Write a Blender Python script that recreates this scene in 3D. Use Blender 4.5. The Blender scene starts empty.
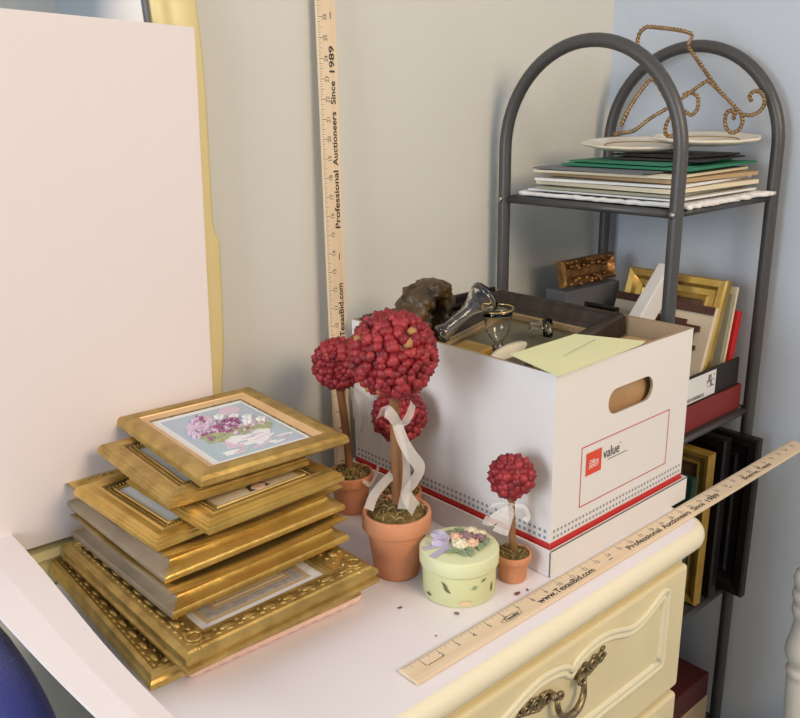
import bpy, bmesh, math, random
from mathutils import Vector, Matrix, noise
R = math.radians
PI = math.pi
H = 0.80                     # height of the dresser top above the floor
scn = bpy.context.scene
col = scn.collection

# ------------------------------------------------------------------ materials
def mat(name, c, rough=0.5, metal=0.0, bump=0.0, bscale=60.0, var=0.0, vscale=8.0, c2=None, trans=0.0, alpha=1.0,
        spec=0.5, sheen=0.0, stretch=(1, 1, 1), ior=1.45, coat=0.0, detail=4.0):
    m = bpy.data.materials.new(name); m.use_nodes = True
    nt = m.node_tree; b = nt.nodes['Principled BSDF']
    b.inputs['Base Color'].default_value = (*c, 1); b.inputs['Roughness'].default_value = rough
    b.inputs['Metallic'].default_value = metal; b.inputs['Specular IOR Level'].default_value = spec
    b.inputs['Transmission Weight'].default_value = trans; b.inputs['IOR'].default_value = ior
    b.inputs['Alpha'].default_value = alpha; b.inputs['Coat Weight'].default_value = coat
    b.inputs['Sheen Weight'].default_value = sheen
    tc = nt.nodes.new('ShaderNodeTexCoord'); mp = nt.nodes.new('ShaderNodeMapping')
    mp.inputs['Scale'].default_value = stretch
    nt.links.new(tc.outputs['Object'], mp.inputs['Vector'])
    if c2 is not None or var:
        n = nt.nodes.new('ShaderNodeTexNoise'); n.inputs['Scale'].default_value = vscale; n.inputs['Detail'].default_value = detail
        nt.links.new(mp.outputs[0], n.inputs['Vector'])
        r = nt.nodes.new('ShaderNodeValToRGB')
        c2 = c2 or tuple(x * (1 - var) for x in c)
        r.color_ramp.elements[0].position = .35; r.color_ramp.elements[1].position = .65
        r.color_ramp.elements[0].color = (*c2, 1); r.color_ramp.elements[1].color = (*c, 1)
        nt.links.new(n.outputs['Fac'], r.inputs['Fac']); nt.links.new(r.outputs['Color'], b.inputs['Base Color'])
    if bump:
        n = nt.nodes.new('ShaderNodeTexNoise'); n.inputs['Scale'].default_value = bscale; n.inputs['Detail'].default_value = 5
        nt.links.new(mp.outputs[0], n.inputs['Vector'])
        bp = nt.nodes.new('ShaderNodeBump'); bp.inputs['Strength'].default_value = bump; bp.inputs['Distance'].default_value = 0.004
        nt.links.new(n.outputs['Fac'], bp.inputs['Height']); nt.links.new(bp.outputs[0], b.inputs['Normal'])
    return m

M = {}
M['wall'] = mat('wall_paint', (.66, .66, .615), .85, bump=.12, bscale=120)
M['wallblue'] = mat('pale_blue_wall_paint', (.525, .575, .645), .85, bump=.12, bscale=120)
M['floor'] = mat('carpet', (.33, .36, .40), .95, bump=.6, bscale=300, var=.15, vscale=60)
M['board'] = mat('foam_board_paper', (.82, .745, .735), .75, bump=.05, bscale=30)
M['boardedge'] = mat('foam_board_core', (.92, .90, .86), .8)
M['dtop'] = mat('white_laminate', (.82, .775, .80), .42, bump=.03, bscale=25)
M['cream'] = mat('cream_paint', (.80, .70, .43), .42, var=.06, vscale=9, bump=.06, bscale=40)
M['creamlight'] = mat('cream_rim_paint', (.83, .76, .56), .40, bump=.04, bscale=40)
M['creamwhite'] = mat('cream_moulding_paint', (.80, .745, .53), .45)
M['mirrorframe'] = mat('yellow_cream_paint', (.80, .68, .34), .4, var=.05)
M['mirror'] = mat('mirror_glass', (.9, .9, .9), .03, 1.0)
M['brass'] = mat('antique_brass', (.40, .31, .17), .36, .8, bump=.3, bscale=160, c2=(.15, .115, .06), vscale=120)
M['gold'] = mat('gold_leaf', (.68, .46, .13), .34, .72, bump=.15, bscale=100, c2=(.52, .33, .08), vscale=26)
M['golddull'] = mat('antique_gold', (.54, .37, .115), .40, .65, bump=.22, bscale=120, c2=(.37, .235, .065), vscale=40)
M['goldbright'] = mat('bright_gold', (.78, .56, .19), .30, .75, bump=.10, bscale=90, c2=(.60, .40, .10), vscale=20)
M['goldshade'] = mat('shaded_gold_side', (.32, .245, .165), .55, .25, bump=.25, bscale=70, c2=(.24, .18, .115), vscale=18)  # gold greyed and darkened to paint in the shade on left sides
M['goldpeach'] = mat('pale_gold_lip', (.82, .56, .30), .42, .45, var=.12, vscale=30)
M['darkgroove'] = mat('dark_bronze_groove', (.16, .10, .035), .5, .5, bump=.4, bscale=200)
M['paper'] = mat('white_mat_paper', (.82, .82, .80), .8)
M['paperblue'] = mat('pale_blue_picture', (.90, .92, .94), .6, c2=(.74, .82, .90), vscale=22)
M['papercream'] = mat('cream_paper', (.76, .68, .50), .8, var=.06)
M['papertan'] = mat('tan_mat', (.60, .45, .27), .8, var=.1)
M['papergrey'] = mat('grey_printed_band', (.50, .47, .42), .8, c2=(.36, .34, .32), vscale=160)
M['beigepic'] = mat('beige_picture', (.74, .62, .43), .7, c2=(.66, .52, .33), vscale=30)
M['teal'] = mat('watercolour_wash', (.42, .58, .60), .6, c2=(.50, .54, .66), vscale=14)
M['violet'] = mat('violet_paint', (.44, .17, .30), .6, c2=(.34, .12, .26), vscale=90)
M['lilac'] = mat('lilac_paint', (.70, .55, .68), .6)
M['leafpaint'] = mat('olive_paint', (.34, .38, .20), .6, c2=(.45, .48, .30), vscale=90)
M['whitepaint'] = mat('white_paint', (.84, .84, .85), .6)
M['pink'] = mat('pink_ceramic', (.86, .60, .52), .5, var=.05)
M['terra'] = mat('terracotta', (.60, .235, .105), .75, c2=(.66, .30, .16), vscale=14, bump=.12, bscale=90)
M['bud'] = mat('red_dried_buds', (.31, .018, .025), .45, c2=(.15, .008, .012), vscale=45, bump=.2, bscale=150)
M['budlight'] = mat('rose_dried_buds', (.40, .042, .046), .45, c2=(.30, .02, .03), vscale=45)
M['husk'] = mat('tan_husk', (.42, .22, .08), .7)
M['stem'] = mat('brown_stem', (.34, .16, .065), .8, var=.35, vscale=40, bump=.4, bscale=80, stretch=(1, 1, .15))
M['moss'] = mat('dried_moss', (.27, .18, .065), .95, c2=(.13, .10, .03), vscale=70, bump=.8, bscale=200)
M['mossgreen'] = mat('moss_strand', (.36, .28, .11), .9)
M['ribbon'] = mat('sheer_ribbon', (.80, .77, .73), .55, alpha=.52, bump=.15, bscale=400)
M['rbox'] = mat('pale_lime_paint', (.70, .72, .40), .55, var=.04, vscale=12)
M['rlid'] = mat('pale_lime_lid', (.72, .75, .46), .55, var=.04, vscale=12)
M['rose_cream'] = mat('cream_rose', (.82, .76, .55), .6)
M['rose_peach'] = mat('peach_rose', (.78, .52, .36), .6)
M['rose_mauve'] = mat('mauve_rose', (.30, .19, .20), .65)
M['lavender'] = mat('lavender_ribbon', (.55, .50, .66), .55, alpha=.9)
M['leaf'] = mat('sage_leaf', (.30, .40, .24), .65, var=.25, vscale=40)
M['leafdark'] = mat('brown_leaf_motif', (.17, .14, .06), .65)
M['carton'] = mat('white_carton', (.78, .755, .735), .7, bump=.05, bscale=40)
M['kraft'] = mat('kraft_carton', (.45, .33, .21), .85, var=.08, vscale=30)
M['kraftedge'] = mat('corrugated_edge', (.42, .31, .20), .9, bump=.5, bscale=400)
M['redink'] = mat('red_ink', (.60, .035, .03), .6)
M['redsquare'] = mat('red_logo_ink', (.72, .07, .03), .6)
M['blueink'] = mat('grey_blue_ink', (.25, .29, .37), .7)
M['blackink'] = mat('black_ink', (.03, .028, .03), .6)
M['greyink'] = mat('grey_ink', (.17, .16, .15), .7)
M['whiteink'] = mat('white_ink', (.85, .82, .80), .6)
M['folder'] = mat('pale_yellow_folder', (.72, .72, .42), .75, var=.03)
M['wood'] = mat('yardstick_wood', (.80, .65, .46), .55, c2=(.73, .56, .37), vscale=9, stretch=(.25, 8, 1), bump=.05)
M['rack'] = mat('grey_metal_tube', (.085, .082, .082), .42, .35, bump=.08, bscale=200)
M['rackdark'] = mat('dark_shelf_wire', (.11, .10, .095), .5, .4)
M['bolt'] = mat('bolt_steel', (.32, .30, .28), .35, .9)
M['cloth'] = mat('white_cotton', (.82, .80, .77), .9, bump=.5, bscale=120, sheen=.2)
M['plate'] = mat('ivory_glaze', (.80, .74, .62), .28, c2=(.72, .62, .48), vscale=14, coat=.3)
M['plategold'] = mat('plate_gold_line', (.35, .24, .12), .4, .4)
M['wire'] = mat('twisted_brass_wire', (.36, .235, .12), .42, .8, var=.35, vscale=90)
M['green'] = mat('green_mat_board', (.025, .20, .105), .6)
M['greendark'] = mat('dark_green_cover', (.014, .05, .032), .5)
M['tanpaper'] = mat('tan_board', (.48, .33, .18), .8)
M['black'] = mat('black_mat_board', (.022, .018, .017), .55)
M['blackwood'] = mat('black_lacquer', (.012, .009, .009), .4, var=.3)
M['darkwood'] = mat('dark_walnut', (.045, .030, .021), .5, c2=(.022, .015, .011), vscale=16, stretch=(1, 6, 1))
M['bronzelip'] = mat('bronze_lip', (.34, .25, .13), .45, .5, bump=.4, bscale=240)
M['greenglass'] = mat('grey_green_print', (.16, .15, .095), .35, c2=(.11, .10, .06), vscale=10)
M['rock'] = mat('dark_amber_resin', (.105, .060, .016), .34, c2=(.022, .014, .006), vscale=30, bump=1.0, bscale=90, coat=.15)
M['glass'] = mat('clear_glass', (.97, .97, .96), .02, trans=1.0, ior=1.46)
M['goldrim'] = mat('gold_rim', (.80, .60, .26), .25, .9)
M['copper'] = mat('copper_gilt', (.45, .24, .085), .35, .75, bump=.6, bscale=70, c2=(.22, .11, .04), vscale=45)
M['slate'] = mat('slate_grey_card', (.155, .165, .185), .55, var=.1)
M['tray'] = mat('red_card', (.22, .022, .020), .55, var=.08)
M['redbook'] = mat('bright_red_cover', (.58, .02, .02), .5)
M['whitecard'] = mat('white_glossy_card', (.80, .80, .79), .4)
M['collage'] = mat('cream_collage_card', (.75, .64, .48), .6)
M['brownblock'] = mat('dark_brown_letter', (.085, .03, .018), .5)
M['olivecard'] = mat('grey_olive_card', (.35, .34, .26), .7)
M['ochrewood'] = mat('ochre_gilt_wood', (.46, .28, .055), .5, .25, var=.3, vscale=30)
M['maroon'] = mat('maroon_card', (.085, .014, .011), .5)
M['brownprint'] = mat('brown_print', (.15, .075, .04), .5, c2=(.06, .05, .03), vscale=30)
M['bed'] = mat('ivory_bed_paint', (.74, .70, .62), .4, var=.05)
M['navy'] = mat('navy_upholstery', (.012, .018, .14), .8, sheen=.3, bump=.3, bscale=300)
M['legwood'] = mat('brown_chair_wood', (.10, .045, .025), .45)
M['brownpaper'] = mat('brown_wrapping', (.52, .33, .17), .7, bump=.7, bscale=18, c2=(.40, .23, .11), vscale=14)
M['petal'] = mat('dry_petal', (.20, .065, .045), .8)

# ------------------------------------------------------------------ mesh builder
class MB:
    def __init__(s): s.bm = bmesh.new()
    def faces(s, vs, fs, mi=0, smooth=False):
        v = [s.bm.verts.new(p) for p in vs]
        for f in fs:
            try:
                q = s.bm.faces.new([v[i] for i in f]); q.material_index = mi; q.smooth = smooth
            except ValueError: pass
        return s
    def box(s, a, b, mi=0, mtx=None):
        vs = [Vector((x, y, z)) for x in (a[0], b[0]) for y in (a[1], b[1]) for z in (a[2], b[2])]
        if mtx: vs = [mtx @ v for v in vs]
        return s.faces(vs, [(0, 1, 3, 2), (4, 6, 7, 5), (0, 4, 5, 1), (2, 3, 7, 6), (0, 2, 6, 4), (1, 5, 7, 3)], mi)
    def rings(s, rings, closed_u=True, caps=True, mi=0, smooth=True, mis=None, loop=False):
        n = len(rings[0]); vs = [s.bm.verts.new(p) for r in rings for p in r]
        m = len(rings)
        for i in range(m if loop else m - 1):
            for j in range(n if closed_u else n - 1):
                a = i * n + j; b = i * n + (j + 1) % n; c = ((i + 1) % m) * n + (j + 1) % n; d = ((i + 1) % m) * n + j
                try:
                    f = s.bm.faces.new((vs[a], vs[b], vs[c], vs[d])); f.smooth = smooth
                    f.material_index = mis[i] if mis else mi
                except ValueError: pass
        if caps and closed_u and not loop:
            for k, rev in ((0, True), (m - 1, False)):
                l = vs[k * n:(k + 1) * n]
                try:
                    f = s.bm.faces.new(l[::-1] if rev else l); f.material_index = mis[0 if rev else -1] if mis else mi
                except ValueError: pass
        return s
    def lathe(s, prof, seg=40, o=(0, 0, 0), mtx=None, mi=0, mis=None, smooth=True, caps=True):
        rg = []
        for r, z in prof:
            ring = [Vector((r * math.cos(2 * PI * k / seg), r * math.sin(2 * PI * k / seg), z)) for k in range(seg)]
            if mtx: ring = [mtx @ v for v in ring]
            rg.append([v + Vector(o) for v in ring])
        return s.rings(rg, True, caps, mi, smooth, mis)
    def tube(s, pts, r, seg=10, closed=False, mi=0, caps=True):
        pts = [Vector(p) for p in pts]; n = len(pts); rr = r if hasattr(r, '__len__') else [r] * n
        rg = []; up = None
        for i in range(n):
            if closed: t = (pts[(i + 1) % n] - pts[i - 1]).normalized()
            else: t = (pts[min(i + 1, n - 1)] - pts[max(i - 1, 0)]).normalized()
            if up is None:
                up = Vector((0, 0, 1)) if abs(t.z) < .9 else Vector((1, 0, 0))
            a = t.cross(up).normalized(); up = a.cross(t).normalized()
            rg.append([pts[i] + (a * math.cos(2 * PI * k / seg) + up * math.sin(2 * PI * k / seg)) * rr[i] for k in range(seg)])
        return s.rings(rg, True, caps, mi, True, None, closed)
    def prism(s, poly, z0, z1, mi=0, mtx=None, smooth=False):
        n = len(poly)
        vs = [Vector((p[0], p[1], z0)) for p in poly] + [Vector((p[0], p[1], z1)) for p in poly]
        if mtx: vs = [mtx @ v for v in vs]
        return s.faces(vs, [tuple(range(n))[::-1], tuple(range(n, 2 * n))] + [(i, (i + 1) % n, n + (i + 1) % n, n + i) for i in range(n)], mi, smooth)
    def blob(s, c, rad, mtx=None, sub=1, mi=0, jit=0.0, rng=None):
        t = bmesh.new(); bmesh.ops.create_icosphere(t, subdivisions=sub, radius=1)
        t.verts.ensure_lookup_table(); vs = []
        for v in t.verts:
            p = Vector((v.co.x * rad[0], v.co.y * rad[1], v.co.z * rad[2]))
            if jit: p *= 1 + rng.uniform(-jit, jit)
            if mtx: p = mtx @ p
            vs.append(p + Vector(c))
        fs = [tuple(v.index for v in f.verts) for f in t.faces]; t.free()
        return s.faces(vs, fs, mi, True)
    def build(s, name, mats, parent=None, loc=(0, 0, 0), rot=(0, 0, 0), bevel=0, seg=2, norm=True):
        if norm: bmesh.ops.recalc_face_normals(s.bm, faces=s.bm.faces)
        me = bpy.data.meshes.new(name); s.bm.to_mesh(me); s.bm.free()
        for m in (mats if isinstance(mats, (list, tuple)) else [mats]): me.materials.append(M[m])
        o = bpy.data.objects.new(name, me); col.objects.link(o)
        if parent: o.parent = parent
        o.location = loc; o.rotation_euler = rot
        if bevel:
            b = o.modifiers.new('edge', 'BEVEL'); b.width = bevel; b.segments = seg; b.limit_method = 'ANGLE'; b.angle_limit = R(40)
        return o

def thing(name, label, cat, loc=(0, 0, 0), rot=0.0, group=None):
    o = bpy.data.objects.new(name, None); col.objects.link(o); o.empty_display_size = .02
    o.location = (loc[0], loc[1], loc[2] + H); o.rotation_euler = rot if hasattr(rot, '__len__') else (0, 0, rot)
    o['label'] = label; o['category'] = cat
    if group: o['group'] = group
    return o
def tag(o, label, cat, group=None, loc=None, rot=None):
    o['label'] = label; o['category'] = cat
    if group: o['group'] = group
    if loc is not None: o.location = (loc[0], loc[1], loc[2] + H)
    if rot is not None: o.rotation_euler = rot
    return o
def struct(o, loc=None):
    o['kind'] = 'structure'
    if loc is not None: o.location = (loc[0], loc[1], loc[2] + H)
    return o

def text_geo(mb, body, size, mtx, mi=0, bold=0.0, align='LEFT', sx=1.0):
    """flat lettering added to mb; mtx maps the text's xy plane into the part's space"""
    cu = bpy.data.curves.new('lettering', 'FONT'); cu.body = body; cu.size = size; cu.align_x = align; cu.align_y = 'CENTER'
    cu.offset = bold * size; cu.resolution_u = 3
    o = bpy.data.objects.new('lettering', cu); col.objects.link(o)
    bpy.context.view_layer.update()
    me = bpy.data.meshes.new_from_object(o.evaluated_get(bpy.context.evaluated_depsgraph_get()))
    vs = [mtx @ Vector((v.co.x * sx, v.co.y, 0)) for v in me.vertices]
    mb.faces(vs, [tuple(p.vertices) for p in me.polygons], mi)
    bpy.data.objects.remove(o); bpy.data.curves.remove(cu); bpy.data.meshes.remove(me)

def bez(pts, n=8):
    """Catmull-Rom through pts"""
    P = [Vector(p) for p in pts]; P = [P[0] * 2 - P[1]] + P + [P[-1] * 2 - P[-2]]; out = []
    for i in range(1, len(P) - 2):
        for k in range(n):
            t = k / n; a, b, c, d = P[i - 1:i + 3]
            out.append(.5 * ((2 * b) + (c - a) * t + (2 * a - 5 * b + 4 * c - d) * t * t + (3 * b - a - 3 * c + d) * t ** 3))
    out.append(P[-2]); return out

# ------------------------------------------------------------------ the room
Yw, Xw = 0.112, 1.107
b = MB().box((-2.3, 0, -H), (Xw + .1, .10, 1.75)); struct(b.build('wall_back', 'wall'), (0, Yw, 0))
b = MB().box((0, -2.75, -H), (.10, .10, 1.75)); o = b.build('wall_right', 'wallblue'); struct(o, (Xw, Yw, 0))
b = MB().box((-2.3, -2.8, -.1), (Xw + .1, .2, 0)); struct(b.build('floor', 'floor'), (0, Yw, -H))
b = MB().box((0, -2.75, -H), (.10, .1, 1.75)); struct(b.build('wall_left', 'wall'), (-2.3, Yw, 0))
b = MB().box((-2.3, -.1, -H), (Xw + .1, 0, 1.75)); struct(b.build('wall_front', 'wall'), (0, Yw - 2.75, 0))
b = MB().box((-.3, -.012, 0), (Xw, 0, .09)); struct(b.build('baseboard_back', 'creamwhite', bevel=.004), (0, Yw, -H))
b = MB().box((-.012, -2.6, 0), (0, -.012, .09)); struct(b.build('baseboard_right', 'creamwhite', bevel=.004), (Xw, Yw, -H))

# ------------------------------------------------------------------ dresser
XL, XR, YF, YB = -.10, .690, -.402, .100
dr = thing('dresser', 'cream French style dresser with white top and curved drawer mouldings', 'dresser', (0, 0, 0))
def rounded_rect(x0, y0, x1, y1, r, seg=8, inset=0):
    x0 += inset; y0 += inset; x1 -= inset; y1 -= inset; r = max(r - inset, .001); out = []
    for cx, cy, a0 in ((x1 - r, y0 + r, -90), (x1 - r, y1 - r, 0), (x0 + r, y1 - r, 90), (x0 + r, y0 + r, 180)):
        rr = r
        out += [(cx + rr * math.cos(R(a0 + 90 * k / seg)), cy + rr * math.sin(R(a0 + 90 * k / seg))) for k in range(seg + 1)]
    return out
# moulded cream edge round the top, then the white laminate set into it
mb = MB(); rg = []
for ins, z in ((.026, -.047), (.018, -.043), (.016, -.038), (.017, -.034), (.006, -.030), (.0015, -.024), (0, -.016), (.001, -.009), (.0045, -.0035), (.010, -.0004), (.0125, 0)):
    rg.append([Vector((x, y, z)) for x, y in rounded_rect(XL, YF, XR, YB, .052, 8, ins)])
mb.rings(rg, True, True, 0, True); mb.build('top_edge', 'creamlight', dr)
mb = MB(); mb.prism(rounded_rect(XL, YF, XR, YB, .052, 8, .0135), -.004, .0005); mb.build('white_top', 'dtop', dr)['label'] = 'white laminate top surface'
# carcase
mb = MB(); mb.prism(rounded_rect(XL + .085, YF + .028, XR - .035, YB - .01, .012, 4), -.70, -.046); mb.build('body', 'cream', dr)
# plinth and feet
for x in (XL + .09, XR - .10):
    for y in (YF + .05, YB - .08):
        MB().lathe([(.02, -.80), (.026, -.79), (.022, -.75), (.034, -.72), (.036, -.699)], 16, (x + .02, y + .01, 0)).build('foot', 'cream', dr)
YD = YF + .028           # front face of the carcase
def drawer(z1, z0):
    x0, x1 = .035, .640; fy = YD - .014
    d = MB().box((x0, fy, z0), (x1, YD + .004, z1)).build('drawer', 'cream', dr, bevel=.006, seg=3)
    mb = MB()
    cx, hw = .370, .212
    pts = []
    zt, zb = z1 - .022, z1 - .136
    # upper edge of the moulding: two arches that meet in a cusp over the handle, dropping to square shoulders
    half = [(0, zt - .022), (.010, zt - .012), (.03, zt - .005), (.06, zt - .002), (.09, zt - .008), (.125, zt - .020), (.15, zt - .020), (.175, zt - .012), (.198, zt - .001), (hw, zt + .002)]
    up = bez([(p[0], 0, p[1]) for p in half], 5)
    for p in reversed(up): pts.append(Vector((cx - p.x, fy, p.z)))
    for p in up[1:]: pts.append(Vector((cx + p.x, fy, p.z)))
    n = 14
    for k in range(1, n): pts.append(Vector((cx + hw, fy, zt + .002 + (zb - zt - .002) * k / n)))
    for k in range(0, n): pts.append(Vector((cx + hw - 2 * hw * k / n, fy, zb)))
    for k in range(0, n): pts.append(Vector((cx - hw, fy, zb + (zt + .002 - zb) * k / n)))
    # double bead: sweep with a normal in the XZ plane
    m = len(pts)
    def sweep(prof, mi):
        rg = []
        for i in range(m):
            t = (pts[(i + 1) % m] - pts[i - 1]); t.normalize(); nn = Vector((t.z, 0, -t.x))
            rg.append([pts[i] + nn * a + Vector((0, -h, 0)) for a, h in prof])
        mb.rings(rg, True, False, mi, True, None, True)
    sweep([(-.010, -.001), (-.0085, .004), (-.005, .0055), (-.002, .0035), (0, .0015), (.002, .004), (.005, .0045), (.007, .002), (.009, .0005), (.009, -.001)], 0)
    mb.build('panel_moulding', 'creamwhite', d)
    # handle: two pierced scroll plates and a bail
    hz = z1 - .064; hc = .356
    for sx in (-1, 1):
        h = MB()
        for (dx, dz, rr, turns) in ((.036, .001, .0105, 1.5), (.055, .003, .0095, 1.5), (.073, .006, .0085, 1.6)):
            c = Vector((hc + sx * dx, fy - .003, hz + .012 + dz)); sp = []
            for k in range(20):
                a = 2 * PI * turns * k / 19 + (PI if sx > 0 else 0); q = rr * (1 - .80 * k / 19)
                sp.append(c + Vector((q * math.cos(a) * sx, -.001 * k / 19, q * math.sin(a))))
            h.tube(sp, [.0024 * (1 - .3 * k / 19) for k in range(20)], 6)
            h.blob(c + Vector((sx * .009, .001, -.004)), (.006, .0018, .004), None, 2)
            h.blob(c + Vector((sx * .006, .001, .008)), (.005, .0018, .003), None, 2)
        h.tube([(hc + sx * .024, fy - .001, hz + .010), (hc + sx * .05, fy - .002, hz + .004), (hc + sx * .086, fy - .001, hz + .014)], [.0035, .003, .002], 7)
        h.lathe([(.0055, 0), (.0055, .010), (.004, .013)], 12, mtx=Matrix.Translation((hc + sx * .027, fy, hz + .014)) @ Matrix.Rotation(R(90), 4, 'X'))
        h.build('handle_plate', 'brass', d)['label'] = 'antique brass scroll backplate'
    g = MB(); pl = []
    for k in range(25):
        a = PI * k / 24
        pl.append((hc - .026 * math.cos(a) * (1 + .10 * math.sin(a)), fy - .012 - .004 * math.sin(a), hz + .012 - .034 * math.sin(a) ** .8))
    for sx in (-1, 1):
        cur = []
        for k in range(12):
            a = R(0 + 30 * k); q = .0062 * (1 - k / 15)
            cur.append(Vector((hc + sx * (.026 - .0062 + q * math.cos(a)), fy - .012, hz + .012 + q * math.sin(a) * 1.2)))
        g.tube(cur, [.0034 * (1 - .05 * k) for k in range(12)], 8)
    g.tube(pl, [.0034 + .0016 * math.sin(PI * k / 24) for k in range(25)], 10)
    g.build('handle', 'brass', d)['label'] = 'antique brass bail handle'
drawer(-.054, -.256); drawer(-.268, -.466); drawer(-.478, -.680)

# ------------------------------------------------------------------ mirror on the back of the dresser
mi_ = thing('dresser_mirror', 'tall mirror in a yellow-cream shaped frame standing behind the white boards', 'mirror', (0, 0, .001))
edge = bez([(.186, 0, .055), (.192, 0, .19), (.200, 0, .26), (.205, 0, .38), (.2055, 0, .400), (.199, 0, .418), (.1985, 0, .46), (.2015, 0, .58), (.199, 0, .68), (.188, 0, .78), (.160, 0, .86), (.10, 0, .925), (.02, 0, .95), (-.06, 0, .955)], 6)
inner = [Vector((p.x - .062 if p.x > .1 else p.x - .062 * max(p.x + .06, 0) / .16, 0, p.z - (0 if p.z < .8 else .062 * (p.z - .8) / .155))) for p in edge]
mb = MB(); rg = []
for p, q in zip(edge, inner):
    d = q - p
    prof = [(0, .013), (0, -.004), (.08, -.008), (.30, -.010), (.52, -.008), (.62, -.003), (.70, -.007), (.80, -.009), (.92, -.005), (1, .002), (1, .013)]
    rg.append([p + d * t + Vector((0, .093 + y * .55, 0)) for t, y in prof])
mb.rings(rg, True, True, 0, True)
rg = []
for p, q in zip(edge, inner):       # mirrored half
    p2, q2 = Vector((-.12 - p.x, 0, p.z)), Vector((-.12 - q.x, 0, q.z)); d = q2 - p2
    rg.append([p2 + d * t + Vector((0, .093 + y * .55, 0)) for t, y in ((0, .013), (0, -.004), (.3, -.010), (.62, -.003), (.8, -.009), (1, .002), (1, .013))])
mb.rings(rg, True, True, 0, True)
mb.box((-.30, .0715, .0435), (.186, .100, .0555)); mb.box((-.30, .0885, .0), (.186, .100, .0435))
mb.build('frame', 'mirrorframe', mi_)
mb = MB(); poly = [(q.x, q.z) for q in inner] + [(-.12 - q.x, q.z) for q in reversed(inner)]
mb.faces([(x, .097, z) for x, z in poly] , [tuple(range(len(poly)))]); mb.build('glass', 'mirror', mi_, norm=False)
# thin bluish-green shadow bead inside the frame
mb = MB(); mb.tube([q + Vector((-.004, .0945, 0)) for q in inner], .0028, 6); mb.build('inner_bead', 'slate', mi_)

# ------------------------------------------------------------------ white boards
mb = MB(); mb.box((-.55, -.0022, 0), (.0, .0022, .612), 0)
o = mb.build('foam_board', 'board', bevel=.0008)
tag(o, 'large white foam board standing upright against the mirror', 'board', None, (.1635, .0765, .0565), (R(-.5), R(2.2), R(.9)))
mb = MB(); n = 18; top = []
rgs = []
for k in range(n + 1):
    y = .085 - .60 * k / n; xr = -.1135 - .010 * (k / n) ** 1.2 - .004 * math.sin(PI * k / n); xl = -.192 + .037 * (k / n) * 1.0
    z = .088 + .003 * math.sin(k * .5)
    rgs.append([Vector((xr, y, z)), Vector((xr, y, z + .0045)), Vector(((xr + xl) / 2, y, z + .006)), Vector((xl, y, z + .0045)), Vector((xl, y, z)), Vector(((xr + xl) / 2, y, z + .001))])
mb.rings(rgs, True, True, 0, False); o = mb.build('poster_board', 'board')
tag(o, 'narrow strip of white board lying over the navy chair beside the gold frames', 'board', None, (0, 0, 0))

# ------------------------------------------------------------------ navy chair in the lower corner
ch = thing('chair', 'navy blue upholstered chair under the white board strip', 'chair', (-.209, -.088, -H - .0), R(-90))
prof = bez([(.150, 0, .50), (.158, 0, .62), (.160, 0, .74), (.152, 0, .80), (.122, 0, .838), (.075, 0, .860), (0, 0, .868)], 5)
outl = [(p.x, p.z) for p in prof] + [(-p.x, p.z) for p in reversed(prof[:-1])]
def cushion(mb, outl, y0, y1, puff, mi=0):
    cx = sum(p[0] for p in outl) / len(outl); cz = sum(p[1] for p in outl) / len(outl); rg = []
    for t, y in ((.55, y0 - puff), (.8, y0 - puff * .8), (.94, y0 - puff * .3), (1, y0 + .006), (1, y1 - .006), (.94, y1 + puff * .3), (.7, y1 + puff * .7)):
        rg.append([Vector((cx + (x - cx) * t, y, cz + (z - cz) * t)) for x, z in outl])
    mb.rings(rg, True, True, mi, True)
mb = MB(); cushion(mb, outl, .0, .03, .020); mb.build('backrest', 'navy', ch)
mb = MB(); cushion(mb, [(x, y) for x, y in rounded_rect(-.17, -.19, .17, .19, .05)], 0, .05, .012)
mb.build('seat', 'navy', ch, (0, -.20, .43), (R(90), 0, 0))
for x in (-.14, .14):
    for y in (-.35, -.04): MB().tube([(x, y, 0), (x, y, .415)], [.014, .02], 10).build('leg', 'legwood', ch)
for x in (-.09, .09): MB().tube([(x, .015, .40), (x, .015, .60)], .012, 8).build('back_post', 'legwood', ch)

# ------------------------------------------------------------------ picture frames
def rect_ring(w, d, ins, z): return [Vector((ins, ins, z)), Vector((w - ins, ins, z)), Vector((w - ins, d - ins, z)), Vector((ins, d - ins, z))]
def moulding(mb, w, d, prof, side_mi=(0, 0, 0, 0), prof_mi=None):
    """mitred frame swept round a w x d rectangle, outer corner at the origin; profile = (inset, height) closed loop"""
    n = len(prof); rg = [rect_ring(w, d, i, z) for i, z in prof]
    for i in range(n):
        a, c = rg[i], rg[(i + 1) % n]
        for k in range(4):
            mi = prof_mi[i] if prof_mi and prof_mi[i] is not None else side_mi[k]
            mb.faces([a[k], a[(k + 1) % 4], c[(k + 1) % 4], c[k]], [(0, 1, 2, 3)], mi)
    return mb
def weld(mb): bmesh.ops.remove_doubles(mb.bm, verts=mb.bm.verts, dist=1e-6); return mb
def beads(mb, w, d, ins, z, step, rad, mi=0, sides=(0, 1, 2, 3)):
    cs = [Vector((ins, ins)), Vector((w - ins, ins)), Vector((w - ins, d - ins)), Vector((ins, d - ins))]
    for k in sides:
        a, c = cs[k], cs[(k + 1) % 4]; L = (c - a).length; n = max(int(L / step), 2); ang = math.atan2(c.y - a.y, c.x - a.x)
        for j in range(n):
            p = a + (c - a) * ((j + .5) / n)
            mb.blob((p.x, p.y, z), rad, Matrix.Rotation(ang, 3, 'Z'), 1, mi)
def panel(w, d, ins, z, t, parent, m, name='picture', xr=None):
    return MB().box((ins, ins, z - t), (w - ins, d - ins, z), 0).build(name, m, parent)

GRP = None
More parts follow.
